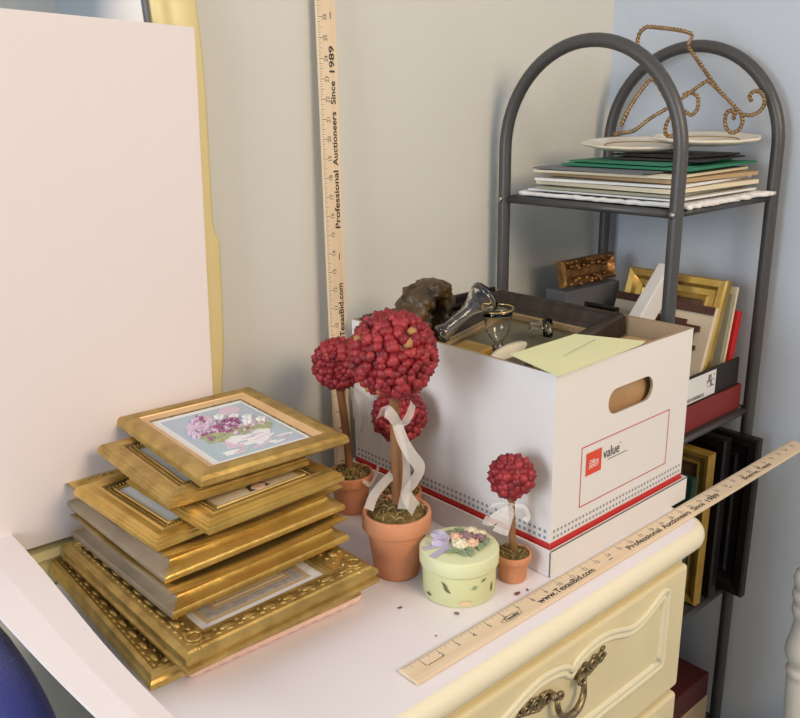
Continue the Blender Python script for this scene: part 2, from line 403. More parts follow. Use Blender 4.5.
# A: lowest frame, shell carving
A = thing('framed_picture', 'gold frame lowest in the stack, carved corner sticking out toward the navy chair', 'picture frame', (-.086, -.216, .0185), R(-2.2))
w, d = .262, .300
mb = MB(); moulding(mb, w, d, [(.004, 0), (0, .004), (.001, .009), (.003, .012), (.004, .018), (.008, .0205), (.012, .019), (.030, .014), (.034, .015), (.036, .012), (.036, .003), (.03, 0)]); weld(mb).build('moulding', 'golddull', A)
mb = MB(); rng = random.Random(3)
for k, stp in enumerate((.022,)):
    beads(mb, w, d, .019, .0166, .024, (.0105, .0066, .0024)); beads(mb, w, d, .026, .0150, .012, (.0040, .003, .0016)); beads(mb, w, d, .0125, .0186, .012, (.0045, .0024, .0014))
mb.build('carved_ornament', 'golddull', A)
panel(w, d, .034, .007, .004, A, 'papergrey', 'backing')
panel(w, d, .0345, .0085, .0012, A, 'greenglass')
# pink scalloped plaque below B
P_ = []
for k in range(160):
    t = k / 160 * 4; s_, u = int(t), t - int(t); W, D = .222, .20
    x, y = ((u * W, 0), (W, u * D), (W - u * W, D), (0, D - u * D))[s_]
    sc = .0026 * abs(math.sin(u * PI * 13)) + 0.0005
    nx, ny = ((0, -1), (1, 0), (0, 1), (-1, 0))[s_]; P_.append((x + nx * sc, y + ny * sc))
mb = MB(); rg = []
for ins, z in ((.006, 0), (.001, .003), (0, .008), (.002, .012), (.008, .0150), (.02, .0155)):
    rg.append([Vector(((x - .111) * (1 - ins / .111) + .111, (y - .1) * (1 - ins / .1) + .1, z)) for x, y in P_])
mb.rings(rg, True, True, 0, True); o = mb.build('scalloped_plaque', 'pink')
tag(o, 'pink plaque with a scalloped rim lying under the gold frames', 'plaque', None, (-.036, -.2030, .0015), (0, 0, R(-2.6)))
# B: wide ornate frame with mats
B = thing('framed_picture', 'wide ornate gold frame with cream mats, second from the bottom of the stack', 'picture frame', (-.0610, -.247, .0405), R(-1.8))
B.rotation_euler = (0, 0, R(.3))
w, d = .250, .314
mb = MB(); moulding(mb, w, d, [(.006, 0), (.001, .002), (0, .007), (.004, .009), (.004, .012), (.001, .014), (.002, .0195), (.006, .0215), (.008, .0235), (.014, .0245), (.028, .019), (.036, .0155), (.040, .0165), (.043, .014), (.043, .004), (.03, 0)]); weld(mb).build('moulding', 'golddull', B)
mb = MB()
beads(mb, w, d, .021, .0218, .026, (.0112, .0070, .0026)); beads(mb, w, d, .0295, .0186, .013, (.0048, .0032, .0016)); beads(mb, w, d, .0135, .0242, .013, (.0048, .0026, .0014))
for cx, cy in ((.022, .022), (w - .022, .022), (w - .022, d - .022), (.022, d - .022)):
    mb.blob((cx, cy, .022), (.012, .012, .005), None, 2)
    for k in range(7): mb.blob((cx + .013 * math.cos(k * .9), cy + .013 * math.sin(k * .9), .0205), (.005, .005, .004), None, 1)
    ring = [(cx + .008 * math.cos(a * .5), cy + .008 * math.sin(a * .5), .0268) for a in range(13)]
    mb.tube(ring, .0018, 6)
mb.build('carved_ornament', 'golddull', B)
pc = panel(w, d, .042, .0075, .004, B, 'paper', 'mat'); pc['label'] = 'white mat round the print'
mb = MB(); z = .0076
for ins, m_ in ((.056, 1), (.062, 2), (.074, 1), (.078, 3), (.081, 0), (.084, 3)):
    mb.box((ins, ins + .002, z - .0003), (w - ins, d - ins - .002, z + .0003), m_); z += .0004
mb.build('picture', ['papertan', 'papertan', 'papergrey', 'papercream'], B)
# C1, C2: deep scooped frames with shade painted into the colour of their left sides
def scoop(loc, rot, w, d, h, lab, dip):
    f = thing('framed_picture', lab, 'picture frame', loc, rot)
    prof = [(.006, 0), (.001, .002), (0, .006), (.002, .010), (.012, h * .36), (.0155, h * .52), (.012, h * .72), (.003, h * .86), (.001, h * .93), (.004, h - .001), (.010, h), (.016, h - .003), (.030, h - .009), (.036, h - .012), (.036, .004), (.03, 0)]
    mb = MB(); n = len(prof)
    # sides cut along their length so the lip can wave a little, as worn carved lips do
    S = 14
    def ring_pts(i, z):
        c = rect_ring(w, d, i, z); out = []
        for k in range(4):
            for j in range(S):
                t = j / S; p = c[k].lerp(c[(k + 1) % 4], t)
                if z > h * .8: p.z -= dip * (math.sin(PI * t) ** 1.5) * (.3 if k in (1, 2) else 1)
                out.append(p)
        return out
    rg = [ring_pts(i, z) for i, z in prof]
    N = 4 * S
    for i in range(n):
        a, c = rg[i], rg[(i + 1) % n]
        for j in range(N):
            side = j // S
            mb.faces([a[j], a[(j + 1) % N], c[(j + 1) % N], c[j]], [(0, 1, 2, 3)], 1 if side == 3 and i < 9 else 0)  # left outer faces take the painted-shade gold
    weld(mb); 
    for q in mb.bm.faces: q.smooth = True
    o = mb.build('moulding', ['gold', 'goldshade'], f)
    m2 = o.modifiers.new('edge', 'EDGE_SPLIT'); m2.split_angle = R(50)
    mb = MB(); rng = random.Random(int(h * 1e4))
    for k in range(4):
        cc = [Vector((.010, .010)), Vector((w - .010, .010)), Vector((w - .010, d - .010)), Vector((.010, d - .010))]
        a, c = cc[k], cc[(k + 1) % 4]; ang = math.atan2(c.y - a.y, c.x - a.x)
        for j in range(22):
            t = (j + .5) / 22; p = a.lerp(c, t); zz = h - .0015 - dip * (math.sin(PI * t) ** 1.5) * (.3 if k in (1, 2) else 1)
            mb.blob((p.x, p.y, zz), (.0048 * rng.uniform(.7, 1.1), .0035, .0016), Matrix.Rotation(ang, 3, 'Z'), 1)
    mb.build('carved_lip', 'golddull', f)
    panel(w, d, .034, .010, .005, f, 'papercream')
    return f
scoop((-.0430, -.189, .0675), R(1.4), .238, .250, .034, 'deep scooped gold frame resting on the wide ornate one, left side painted in shaded grey', .004)
scoop((-.0415, -.1765, .1035), R(1.0), .240, .248, .035, 'deep scooped gold frame below the two small frames, left side painted in shaded grey, uneven lip', .006)
# D1
def small_frame(loc, rot, w, d, h, lab, mw, mk, tilt=(0, 0), groove=True, mats=('gold', 'darkgroove', 'goldbright')):
    f = thing('framed_picture', lab, 'picture frame', loc, (tilt[0], tilt[1], rot))
    a = mw
    prof = [(.003, 0), (0, .003), (0, h * .55), (.002, h * .62), (.002, h * .8), (.005, h * .86), (.005, h * .93), (.010, h), (a * .50, h - .0008), (a * .54, h - .0022), (a * .60, h - .0006), (a * .66, h - .0010), (a * .70, h - .0035), (a * .92, h - .0045), (a * .95, h - .003), (a, h - .0035), (a, .003), (a - .004, 0)]
    pm = [None] * 11 + [1, 1, 2, 2, None, None, None] if groove else None
    mb = MB(); moulding(mb, w, d, prof, (0, 0, 0, 0), pm[:len(prof)] if pm else None); weld(mb).build('moulding', list(mats), f)
    if groove:
        mb = MB(); beads(mb, w, d, a * .81, h - .0038, .0042, (.0015, .0030, .0010)); mb.build('rope_border', 'golddull', f)
    mk(f, w, d, a, h); return f
def pic_blue(f, w, d, a, h):
    panel(w, d, a - .001, h - .0065, .004, f, 'paperblue')
def pic_beige(f, w, d, a, h):
    z = h - .0065
    mb = MB().box((a - .001, a - .001, z - .004), (w - a + .001, d - a + .001, z), 0)
    rng = random.Random(5)
    for k in range(26):
        x = w * .52 + rng.gauss(0, .018); y = d * .5 + rng.gauss(0, .016); r = rng.uniform(.003, .007); c = rng.randint(1, 3)
        mb.prism([(x + r * math.cos(q) * 1.4, y + r * math.sin(q)) for q in [2 * PI * i / 8 for i in range(8)]], z, z + .0002 + .00004 * k, c)
    mb.prism([(w * .45, a + .010), (w * .60, a + .010), (w * .57, a + .032), (w * .48, a + .032)], z, z + .0004, 3)
    mb.build('picture', ['beigepic', 'leafpaint', 'rose_peach', 'brownprint'], f)
D1 = small_frame((-.045, -.1715, .1395), R(2.6), .160, .190, .0145, 'small gold rope-edged frame with a pale blue picture, lying on the scooped frames', .036, pic_blue)
D2 = small_frame((-.003, -.2045, .1560), R(2.2), .182, .172, .0145, 'small gold rope-edged frame with a beige flower print, bridging the front of the stack', .034, pic_beige)
E_ = small_frame((-.019, -.1560, .1720), R(-2.4), .174, .200, .0150, 'small worn gold frame with a white and blue picture, just under the top frame', .036, pic_blue, mats=('golddull', 'darkgroove', 'golddull'))
# F: top frame with flower watercolour
F = thing('framed_picture', 'top gold frame of the stack holding a watercolour of violet flowers in a white bowl', 'picture frame', (.0155, -.1625, .1885), R(-3.4))
w, d, h = .192, .241, .0145
mb = MB(); moulding(mb, w, d, [(.003, 0), (0, .003), (.001, .009), (.004, .0128), (.010, .0145), (.020, .0142), (.022, .0128), (.023, .0130), (.0235, .0118), (.030, .0085), (.0315, .0085), (.0325, .0075), (.0325, .003), (.028, 0)], (0, 0, 0, 0),
        [None, None, None, None, None, None, 1, 1, 1, 1, 2, 2, None, None]); weld(mb).build('moulding', ['golddull', 'goldpeach', 'brass'], F)
panel(w, d, .0315, .0068, .004, F, 'paper', 'mat')
a = .0395; mb = MB(); z = .0071; rng = random.Random(11)
mb.box((a + .002, a, z - .0003), (w - a + .003, d - a - .003, z), 0)
def spot(x, y, rx, ry, m_, ang=0.0, n=9):
    global zz; zz += .000022
    mb.prism([(x + rx * math.cos(q) * math.cos(ang) - ry * math.sin(q) * math.sin(ang), y + rx * math.cos(q) * math.sin(ang) + ry * math.sin(q) * math.cos(ang)) for q in [2 * PI * i / n for i in range(n)]], z, zz, m_)
zz = z + .0001
pw, pd = w - 2 * a, d - 2 * a
def pp(u, v): return a + .002 + pw * u, a + pd * v
for k in range(26):     # background washes
    x, y = pp(rng.uniform(.12, .88), rng.uniform(.12, .9)); spot(x, y, rng.uniform(.008, .018), rng.uniform(.006, .014), rng.choice((5, 6, 6)), rng.uniform(0, 3), 12)
def bowl(u0, u1, vt, vb, m_):
    global zz
    zz += .000022; n = 14; pts = []
    for k in range(n + 1):
        t = k / n; pts.append(pp(u0 + (u1 - u0) * t, vt + .03 * math.sin(t * 9)))
    for k in range(n + 1):
        t = 1 - k / n; pts.append(pp(u0 + .08 + (u1 - u0 - .16) * t, vt - (vt - vb) * math.sin(PI * (.08 + .84 * t)) ** .6))
    mb.prism(pts, z, zz, m_)
bowl(.26, .86, .34, .10, 4)
for k in range(16):
    x, y = pp(rng.uniform(.34, .78), rng.uniform(.14, .30)); spot(x, y, rng.uniform(.004, .010), rng.uniform(.0012, .0025), rng.choice((5, 6, 6, 4)), rng.uniform(-.3, .5))
for k in range(14):
    x, y = pp(rng.uniform(.18, .95), rng.uniform(.05, .14)); spot(x, y, rng.uniform(.005, .012), rng.uniform(.0012, .0022), rng.choice((6, 4, 5)), rng.uniform(-.2, .3))
for k in range(34):
    x, y = pp(rng.uniform(.16, .92), rng.uniform(.32, .50)); spot(x, y, rng.uniform(.004, .009), rng.uniform(.0025, .005), 3, rng.uniform(0, 3))
for k in range(85):
    x, y = pp(min(max(rng.gauss(.44, .15), .1), .88), min(max(rng.gauss(.55, .085), .36), .82)); spot(x, y, rng.uniform(.0018, .0042), rng.uniform(.0012, .0028), rng.choice((1, 1, 2, 1, 5)), rng.uniform(0, 3), 7)
for u, v in ((.70, .70), (.80, .62), (.74, .54), (.56, .76), (.88, .50)):
    x, y = pp(u, v)
    for k in range(5): spot(x + .0036 * math.cos(k * 1.26), y + .0036 * math.sin(k * 1.26), .0030, .0020, 4, k * 1.26, 7)
    spot(x, y, .0014, .0014, 3, 0, 6)
for u, v in ((.12, .58), (.16, .64), (.10, .5), (.30, .80), (.36, .84), (.26, .74)):
    x, y = pp(u, v)
    for k in range(4): spot(x + rng.uniform(-.004, .004), y + rng.uniform(-.004, .004), .0030, .0020, rng.choice((1, 2, 5)), rng.uniform(0, 3), 7)
mb.build('picture', ['teal', 'violet', 'lilac', 'leafpaint', 'whitepaint', 'lilac', 'teal'], F)

# ------------------------------------------------------------------ topiaries
def ribbon(mb, pts, wid, mi=0, n=6, sd=None):
    P = bez(pts, n); rg = []
    for i, p in enumerate(P):
        t = (P[min(i + 1, len(P) - 1)] - P[max(i - 1, 0)]).normalized(); tw = sd[0] + (sd[1] - sd[0]) * i / (len(P) - 1) if sd else 0
        view = Vector((math.sin(.73 + tw), math.cos(.73 + tw), 0)); a = t.cross(view)
        a = a.normalized() if a.length > .05 else Vector((0, 0, 1))
        k = wid if not hasattr(wid, '__len__') else wid[0] + (wid[1] - wid[0]) * i / (len(P) - 1)
        rg.append([p - a * k / 2, p + view * .0012, p + a * k / 2])
    mb.rings(rg, False, False, mi, True)
def topiary(loc, label, rp, hp, rb, zb, rs, ball_off=(0, 0), seed=1, nb=420, bud=(.0055, .0048, .0085), ribs=(), knot=None, rbase=None):
    t = thing('flower_topiary', label, 'topiary', loc, R(seed * 40))
    inv = Matrix.Rotation(-R(seed * 40), 3, 'Z')
    rbs = rbase or rp * .64; k = rp / .0436
    MB().lathe([(0, 0), (rbs, 0), (rbs + .001, .002), (rp * .86, hp * .72), (rp * .88, hp * .735), (rp * .97, hp * .742), (rp, hp * .76), (rp, hp * .975), (rp * .985, hp), (rp * .90, hp), (rp * .87, hp * .95), (rp * .80, hp * .75), (0, hp * .74)], 48).build('pot', 'terra', t)
    rng = random.Random(seed)
    # moss
    mb = MB(); rg = []
    for i in range(7):
        q = i / 6; rr = rp * .87 * (1 - q) + .0001; ring = []
        for j in range(28):
            a = 2 * PI * j / 28; zz_ = hp * (.90 + .20 * math.sin(q * PI * .5)) + rng.uniform(-.0025, .0035) * k
            ring.append(Vector((rr * math.cos(a), rr * math.sin(a), zz_)))
        rg.append(ring)
    mb.rings(rg, True, True, 0, False)
    for i in range(int(70)):
        a = rng.uniform(0, 2 * PI); r0 = rp * .80 * math.sqrt(rng.random()); c = Vector((r0 * math.cos(a), r0 * math.sin(a), hp * (1.0 + .10 * (1 - r0 / rp))))
        ax = rng.uniform(0, 2 * PI); L = rng.uniform(.006, .013) * k; e = rng.uniform(0, .5)
        pl = [c + Vector((L * (q - .5) * math.cos(ax + e * q), L * (q - .5) * math.sin(ax + e * q), .004 * k * math.sin(PI * q))) for q in (0, .25, .5, .75, 1)]
        mb.tube(pl, .0007 * k + .0003, 4, mi=rng.choice((0, 1)))
    mb.build('moss', ['moss', 'mossgreen'], t)
    bo = inv @ Vector((ball_off[0], ball_off[1], 0))
    c = Vector((bo.x, bo.y, zb))
    zs = zb - rb * .9
    MB().tube(bez([(0, 0, hp * .76), (bo.x * .35 + rs * .15, bo.y * .35, hp + (zs - hp) * .5), (bo.x, bo.y, zs + .003)], 6), rs, 10).build('stem', 'stem', t)
    mb = MB(); mb.blob(c, (rb * .84,) * 3, None, 3, 0)
    for i in range(nb):
        z = 1 - 2 * (i + .5) / nb; ph = i * 2.399963 + rng.uniform(-.08, .08); s = math.sqrt(1 - z * z)
        n = Vector((s * math.cos(ph), s * math.sin(ph), z)); n = (n + Vector((rng.gauss(0, .07), rng.gauss(0, .07), rng.gauss(0, .07)))).normalized()
        q = n.to_track_quat('Z', 'Y').to_matrix() @ Matrix.Rotation(rng.uniform(0, 6), 3, 'Z') @ Matrix.Rotation(rng.uniform(-.35, .35), 3, 'X')
        s_ = rng.uniform(.82, 1.15); m_ = 3 if rng.random() < .03 else rng.choice((0, 0, 1))
        mb.blob(c + n * (rb - bud[2] * .9) * rng.uniform(.97, 1.02), (bud[0] * s_, bud[1] * s_, bud[2] * s_), q, 1, 2 if m_ == 3 else m_)
    mb.build('flower_head', ['bud', 'budlight', 'husk'], t)
    if ribs:
        mb = MB()
        for pts, wid, sd in ribs: ribbon(mb, [inv @ Vector(p) for p in pts], wid, 0, 6, sd)
        mb.build('ribbon', 'ribbon', t, norm=False)
    return t
# view-frame helper for ribbon points: u = to the viewer's right, v = toward the viewer
ru, rv = Vector((.746, -.666, 0)), Vector((-.666, -.746, 0))
def rp_(u, v, z): return tuple(ru * u + rv * v + Vector((0, 0, z)))
# big front one
ribs = [([rp_(-.017, .012, .214), rp_(-.011, .022, .226), rp_(-.003, .022, .219), rp_(.004, .018, .206)], (.017, .012), (.0, .2)),
        ([rp_(.004, .018, .206), rp_(.012, .024, .212), rp_(.019, .022, .224), rp_(.022, .014, .232)], (.012, .014), (.2, -.2)),
        ([rp_(.003, .019, .207), rp_(.009, .026, .190), rp_(.018, .026, .172), rp_(.029, .022, .152), rp_(.022, .026, .136), rp_(.013, .028, .122), rp_(.018, .028, .108), rp_(.024, .026, .099)], (.013, .020), (.4, -.3)),
        ([rp_(.003, .016, .204), rp_(.010, .018, .176), rp_(.013, .018, .150), rp_(.012, .022, .125), rp_(.008, .028, .100)], (.008, .014), (-.4, .5)),
        ([rp_(-.004, .005, .136), rp_(-.016, .010, .126), rp_(-.028, .016, .112), rp_(-.034, .024, .098)], (.014, .012), (.2, .6))]
topiary((.2675, -.1870, .001), 'largest red flower-ball topiary in a terracotta pot, standing in front with a white ribbon', .0436, .086, .0545, .290, .0060, (-.002, -.001), 1, 380, (.0072, .0064, .0088), ribs)
# one at the back left, beside the yardstick
ribs = [([rp_(.006, .010, .196), rp_(.016, .012, .180), rp_(.024, .010, .150), rp_(.020, .014, .120)], (.018, .026), (0, .3)),
        ([rp_(.012, .008, .200), rp_(.028, .010, .186), rp_(.040, .012, .160), rp_(.046, .012, .122), rp_(.040, .014, .100)], (.016, .024), (.2, -.2)),
        ([rp_(.004, .012, .192), rp_(.010, .014, .170), rp_(.012, .014, .150)], (.012, .016), (0, .4)),
        ([rp_(.020, .034, .060), rp_(.030, .034, .056), rp_(.038, .026, .066), rp_(.042, .018, .078)], (.009, .010), (0, .3))]
topiary((.333, -.012, .001), 'red flower-ball topiary in a terracotta pot beside the upright yardstick', .0335, .060, .0385, .226, .0058, (-.010, .006), 2, 240, (.0066, .0060, .0080), ribs)
# one hidden behind the large one
topiary((.352, -.100, .001), 'low red flower-ball topiary mostly hidden behind the largest one', .0300, .055, .0390, .166, .0050, (.0, .0), 3, 240, (.0066, .0060, .0080), ())
# tiny one at the carton corner
ribs = [([rp_(.0, .006, 0.103 ), rp_(-.014, .010, 0.108 ), rp_(-.026, .008, 0.104 ), rp_(-.030, .006, 0.099 )], (.003, .004), (0, 0)),
        ([rp_(.0, .007, 0.102 ), rp_(.010, .010, 0.102 ), rp_(.016, .010, 0.090 ), rp_(.012, .011, 0.084 )], (.006, .007), (0, .3)),
        ([rp_(-.002, .007, 0.100 ), rp_(-.016, .009, 0.094 ), rp_(-.030, .010, 0.084 ), rp_(-.038, .010, 0.086 )], (.009, .014), (0, .2)),
        ([rp_(-.006, .007, 0.096 ), rp_(-.012, .010, 0.082 ), rp_(-.018, .012, 0.068 )], (.012, .020), (0, -.3))]
topiary((.3615, -.2990, .001), 'tiny red flower-ball topiary in a small terracotta pot at the carton corner', .0232, .036, .0295, .1400, .0042, (-.005, .001), 4, 110, (.0070, .0062, .0088), ribs, rbase=.0165)

# ------------------------------------------------------------------ round box
rb_ = thing('round_box', 'round pale yellow-green box with a posy of roses on its lid', 'box', (.2945, -.2705, .001), R(20))
MB().lathe([(0, 0), (.0435, 0), (.0445, .001), (.0452, .04), (.0452, .048), (.043, .048), (.042, .004), (0, .004)], 56).build('body', 'rbox', rb_)
MB().lathe([(.0456, .0405), (.0478, .0405), (.0485, .042), (.0485, .0575), (.0475, .0592), (.045, .0598), (0, .0602), (0, .0585), (.0456, .0575)], 56, caps=False).build('lid', 'rlid', rb_)
mb = MB(); rng = random.Random(8)
def on_wall(ang, z, pts, m_):
    vs = []
    for u, v in pts: vs.append((.0456 * math.cos(ang + u / .0455), .0456 * math.sin(ang + u / .0455), z + v))
    mb.faces(vs, [tuple(range(len(vs)))], m_)
va = math.atan2(-.746, -.666) - R(20)
leaf = [(-.0065, .007), (-.002, .0055), (.001, .003), (.003, -.002), (.0065, -.007), (.001, -.0055), (-.002, -.003), (-.0035, .002)]
on_wall(va - .42, .026, leaf, 0); on_wall(va + .35, .026, [(-.005, -.002), (0, .003), (.004, .001), (.001, -.003)], 1); on_wall(va + .62, .032, [(-.004, -.001), (0, .003), (.005, .002), (.0, -.001)], 0)
on_wall(va + .1, .006, [(-.008, 0), (-.003, .003), (.006, .003), (.008, .0), (.0, -.003)], 2); on_wall(va - 1.0, .008, [(-.005, .0), (0, .003), (.006, .0), (0, -.002)], 0); on_wall(va + .95, .018, [(-.002, -.006), (-.001, .004), (.002, .006), (.002, -.004)], 0)
mb.build('leaf_motif', ['leafdark', 'leaf', 'rose_peach'], rb_, norm=False)
def rose(p, r, m_):
    q = MB(); g = random.Random(int(p[0] * 1e5)); q.blob((0, 0, r * .4), (r * .62, r * .62, r * .7), None, 2)
    for ring, n, tl in ((.55, 5, .55), (.85, 7, .25)):
        for k in range(n):
            a = 2 * PI * k / n + g.random(); q.blob((r * ring * math.cos(a), r * ring * math.sin(a), r * (.32 + tl * .3)), (r * .22, r * .48, r * .45), Matrix.Rotation(a, 3, 'Z') @ Matrix.Rotation(.5 - tl, 3, 'Y'), 1)
    q.build('rose', m_, rb_, (p[0], p[1], .0606))
ir = Matrix.Rotation(-R(20), 3, 'Z')
def lp(u, v): q = ir @ (ru * u + rv * v); return q.x, q.y
for u, v, r, m_ in ((-.004, -.009, .0088, 'rose_peach'), (.001, .007, .0096, 'rose_cream'), (.015, .004, .0086, 'rose_peach'), (.017, -.024, .0086, 'rose_cream'), (.010, -.010, .0098, 'rose_mauve'), (.027, -.009, .0074, 'rose_mauve'), (.029, -.021, .0064, 'rose_cream')):
    rose(lp(u, v), r, m_)
for u, v, a, L in ((-.008, .020, 2.4, .011), (.012, .021, .6, .011), (.026, .010, .1, .009), (-.010, -.022, 3.6, .012), (.004, -.030, 1.5, .010), (.034, -.002, .2, .009), (.002, .024, 1.2, .009)):
    q = MB(); pts = [(-L, 0, 0), (-L * .4, L * .42, .002), (L * .3, L * .40, .003), (L, 0, .001), (L * .3, -L * .40, .003), (-L * .4, -L * .42, .002)]
    q.faces([Vector(p) for p in pts] + [Vector((p[0], p[1], p[2] - .0012)) for p in pts], [tuple(range(6)), tuple(range(11, 5, -1))] + [(i, 6 + i, 6 + (i + 1) % 6, (i + 1) % 6) for i in range(6)])
    x, y = lp(u, v); q.build('leaf', 'leaf', rb_, (x, y, .0622), (0, 0, a))
q = MB()
ribbon(q, [ir @ Vector(rp_(-.012, -.004, .0635)), ir @ Vector(rp_(-.022, .0, .068)), ir @ Vector(rp_(-.030, .002, .066)), ir @ Vector(rp_(-.022, .006, .063)), ir @ Vector(rp_(-.012, .0, .063))], .010, 0, 6)
ribbon(q, [ir @ Vector(rp_(-.012, -.006, .0635)), ir @ Vector(rp_(-.024, -.012, .070)), ir @ Vector(rp_(-.030, -.016, .066)), ir @ Vector(rp_(-.018, -.012, .063))], .009, 0, 6)
for a, c in (((-.012, .004), (-.034, .030)), ((-.014, -.002), (-.044, .010))):
    p0, p1 = ir @ Vector(rp_(a[0], a[1], .0612)), ir @ Vector(rp_(c[0], c[1], .0610)); s = (p1 - p0).cross(Vector((0, 0, 1))).normalized() * .0045
    q.faces([p0 - s, p0 + s, p1 + s, p1 - s, p0 - s - Vector((0, 0, .0005)), p0 + s - Vector((0, 0, .0005)), p1 + s - Vector((0, 0, .0005)), p1 - s - Vector((0, 0, .0005))], [(0, 1, 2, 3), (7, 6, 5, 4), (0, 4, 5, 1), (1, 5, 6, 2), (2, 6, 7, 3), (3, 7, 4, 0)], 0)
q.build('bow', 'lavender', rb_, norm=False)

# ------------------------------------------------------------------ storage carton in its lid
BW, BD, BH = .309, .384, .2605
lid = thing('carton_lid', 'upturned white carton lid with the storage carton set into it', 'lid', (.394, -.3320, .001), 0)
mb = MB(); LW, LD, LH, T = BW + .014, BD + .014, .036, .003
mb.box((0, 0, 0), (LW, LD, .003)); mb.box((0, 0, .003), (LW, T, LH)); mb.box((0, LD - T, .003), (LW, LD, LH)); mb.box((0, T, .003), (T, LD - T, LH)); mb.box((LW - T, T, .003), (LW, LD - T, LH))
mb.build('tray', 'carton', lid)
mb = MB()
mb.box((-.0004, -.0004, .0), (.0010, .0010, LH - .001)); mb.box((.001, -.0003, LH - .0015), (LW, .0008, LH + .0003)); mb.build('seam', 'greyink', lid)
bx = thing('storage_carton', 'open white cardboard storage carton with a handle hole and a red outlined label', 'carton', (.4005, -.3255, .0055), 0)
TK = .004
zb0 = 0.0
mb = MB(); BH2 = BH - .0
# side walls and floor
mb.box((0, TK, 0), (TK, BD - TK, BH2), 0); mb.box((BW - TK, TK, 0), (BW, BD - TK, BH2), 0); mb.box((0, BD - TK, 0), (BW, BD, BH2), 0); mb.box((TK, TK, 0), (BW - TK, BD - TK, TK), 0)
# front wall with a rounded handle slot
hx, hz, hw, hh, N = .162, .1965, .0515, .0175, 48
inn, outr = [], []
for k in range(N):
    a = 2 * PI * k / N; c, s = math.cos(a), math.sin(a)
    r_ = hh; cx_ = (hw - r_) * (1 if c > 1e-6 else -1 if c < -1e-6 else 0)
    inn.append((hx + cx_ + r_ * c, hz + r_ * s))
for k in range(N):
    px, pz = inn[k]; dx, dz = px - hx, (pz - hz) * 3
    ts = []
    if dx > 1e-9: ts.append((BW - hx) / dx)
    if dx < -1e-9: ts.append((-hx) / dx)
    if dz > 1e-9: ts.append((BH2 - hz) / dz)
    if dz < -1e-9: ts.append((-hz) / dz)
    t = min(ts); outr.append([hx + dx * t, hz + dz * t])
for corner in ((0, 0), (BW, 0), (BW, BH2), (0, BH2)):
    k = min(range(N), key=lambda i: (outr[i][0] - corner[0]) ** 2 + (outr[i][1] - corner[1]) ** 2); outr[k] = list(corner)
mb.rings([[Vector((x, 0, z)) for x, z in outr], [Vector((x, 0, z)) for x, z in inn], [Vector((x, TK, z)) for x, z in inn], [Vector((x, TK, z)) for x, z in outr]], True, False, 0, False, mis=[0, 1, 2, 0], loop=True)
weld(mb)
o = mb.build('carton_walls', ['carton', 'kraftedge', 'kraft'], bx)
# kraft lining
mb = MB(); e = .0004
mb.box((TK, TK, TK), (TK + e, BD - TK, BH2 - .0003)); mb.box((BW - TK - e, TK, TK), (BW - TK, BD - TK, BH2 - .0003)); mb.box((TK + e, BD - TK - e, TK), (BW - TK - e, BD - TK, BH2 - .0003)); mb.build('kraft_lining', 'kraft', bx)
mb = MB(); z = BH2 + .0001
for a, c in (((0, 0), (BW, TK)), ((0, BD - TK), (BW, BD)), ((0, TK), (TK, BD - TK)), ((BW - TK, TK), (BW, BD - TK))): mb.box((a[0], a[1], z - .0004), (c[0], c[1], z))
mb.build('cut_edge', 'kraftedge', bx)
# printed decoration
FR = Matrix.Rotation(R(90), 4, 'X')                                    # text plane -> front wall (x right, z up), facing -Y
LF = Matrix.Rotation(R(-90), 4, 'Z') @ Matrix.Rotation(R(90), 4, 'X')  # -> left wall, facing -X
oy = -.0004
mb = MB(); dz0 = .0440
for row in (0, 1):
    n = 40
    for k in range(n):
        x = .004 + (BW - .008) * (k + .5) / n; z = dz0 + row * .0085; r = .0021
        mb.faces([(x + r * math.cos(q * PI / 4 + .39), oy, z + r * math.sin(q * PI / 4 + .39)) for q in range(8)], [tuple(range(8))], 0)
    n = 46
    for k in range(n):
        y = .004 + (BD - .008) * (k + .5) / n; z = dz0 + row * .0085; r = .0023
        mb.faces([(oy, y + r * math.cos(q * PI / 4 + .39), z + r * math.sin(q * PI / 4 + .39)) for q in range(8)], [tuple(range(8))], 0)
mb.build('dot_border', 'blueink', bx, norm=False)
mb = MB(); mb.faces([(0, oy, 0.002), (BW, oy, .002), (BW, oy, .0385), (0, oy, .0385)], [(0, 1, 2, 3)]); mb.faces([(oy, BD, .002), (oy, 0, .002), (oy, 0, .0385), (oy, BD, .0385)], [(0, 1, 2, 3)])
mb.build('red_band', 'redink', bx, norm=False)
def rect_line(mb, x0, z0, x1, z1, t, mi=0):
    for a, c in (((x0, z0), (x1, z0 + t)), ((x0, z1 - t), (x1, z1)), ((x0, z0 + t), (x0 + t, z1 - t)), ((x1 - t, z0 + t), (x1, z1 - t))):
        mb.faces([(a[0], oy, a[1]), (c[0], oy, a[1]), (c[0], oy, c[1]), (a[0], oy, c[1])], [(0, 1, 2, 3)], mi)
mb = MB(); X0, Z0 = .0575, .0675
rect_line(mb, X0, Z0, X0 + .2045, Z0 + .0835, .0014, 0)
qx, qz = X0 + .0105, Z0 + .0405
mb.faces([(qx, oy, qz), (qx + .0335, oy, qz), (qx + .0335, oy, qz + .0315), (qx, oy, qz + .0315)], [(0, 1, 2, 3)], 1)
def tf(mb, s, size, x, z, mi, bold=0, sx=1.0, al='LEFT', y=oy - .0002): text_geo(mb, s, size, Matrix.Translation((x, y, z)) @ FR, mi, bold, al, sx)
tf(mb, 'Office', .0082, qx + .0167, qz + .0170, 2, .015, 1.0, 'CENTER'); tf(mb, 'DEPOT', .0068, qx + .0167, qz + .0108, 2, .015, 1.0, 'CENTER')
tf(mb, 'value', .0205, qx + .0375, qz + .0200, 3, .004, .86); tf(mb, '\u2122', .0050, qx + .0725, qz + .0250, 3, 0)
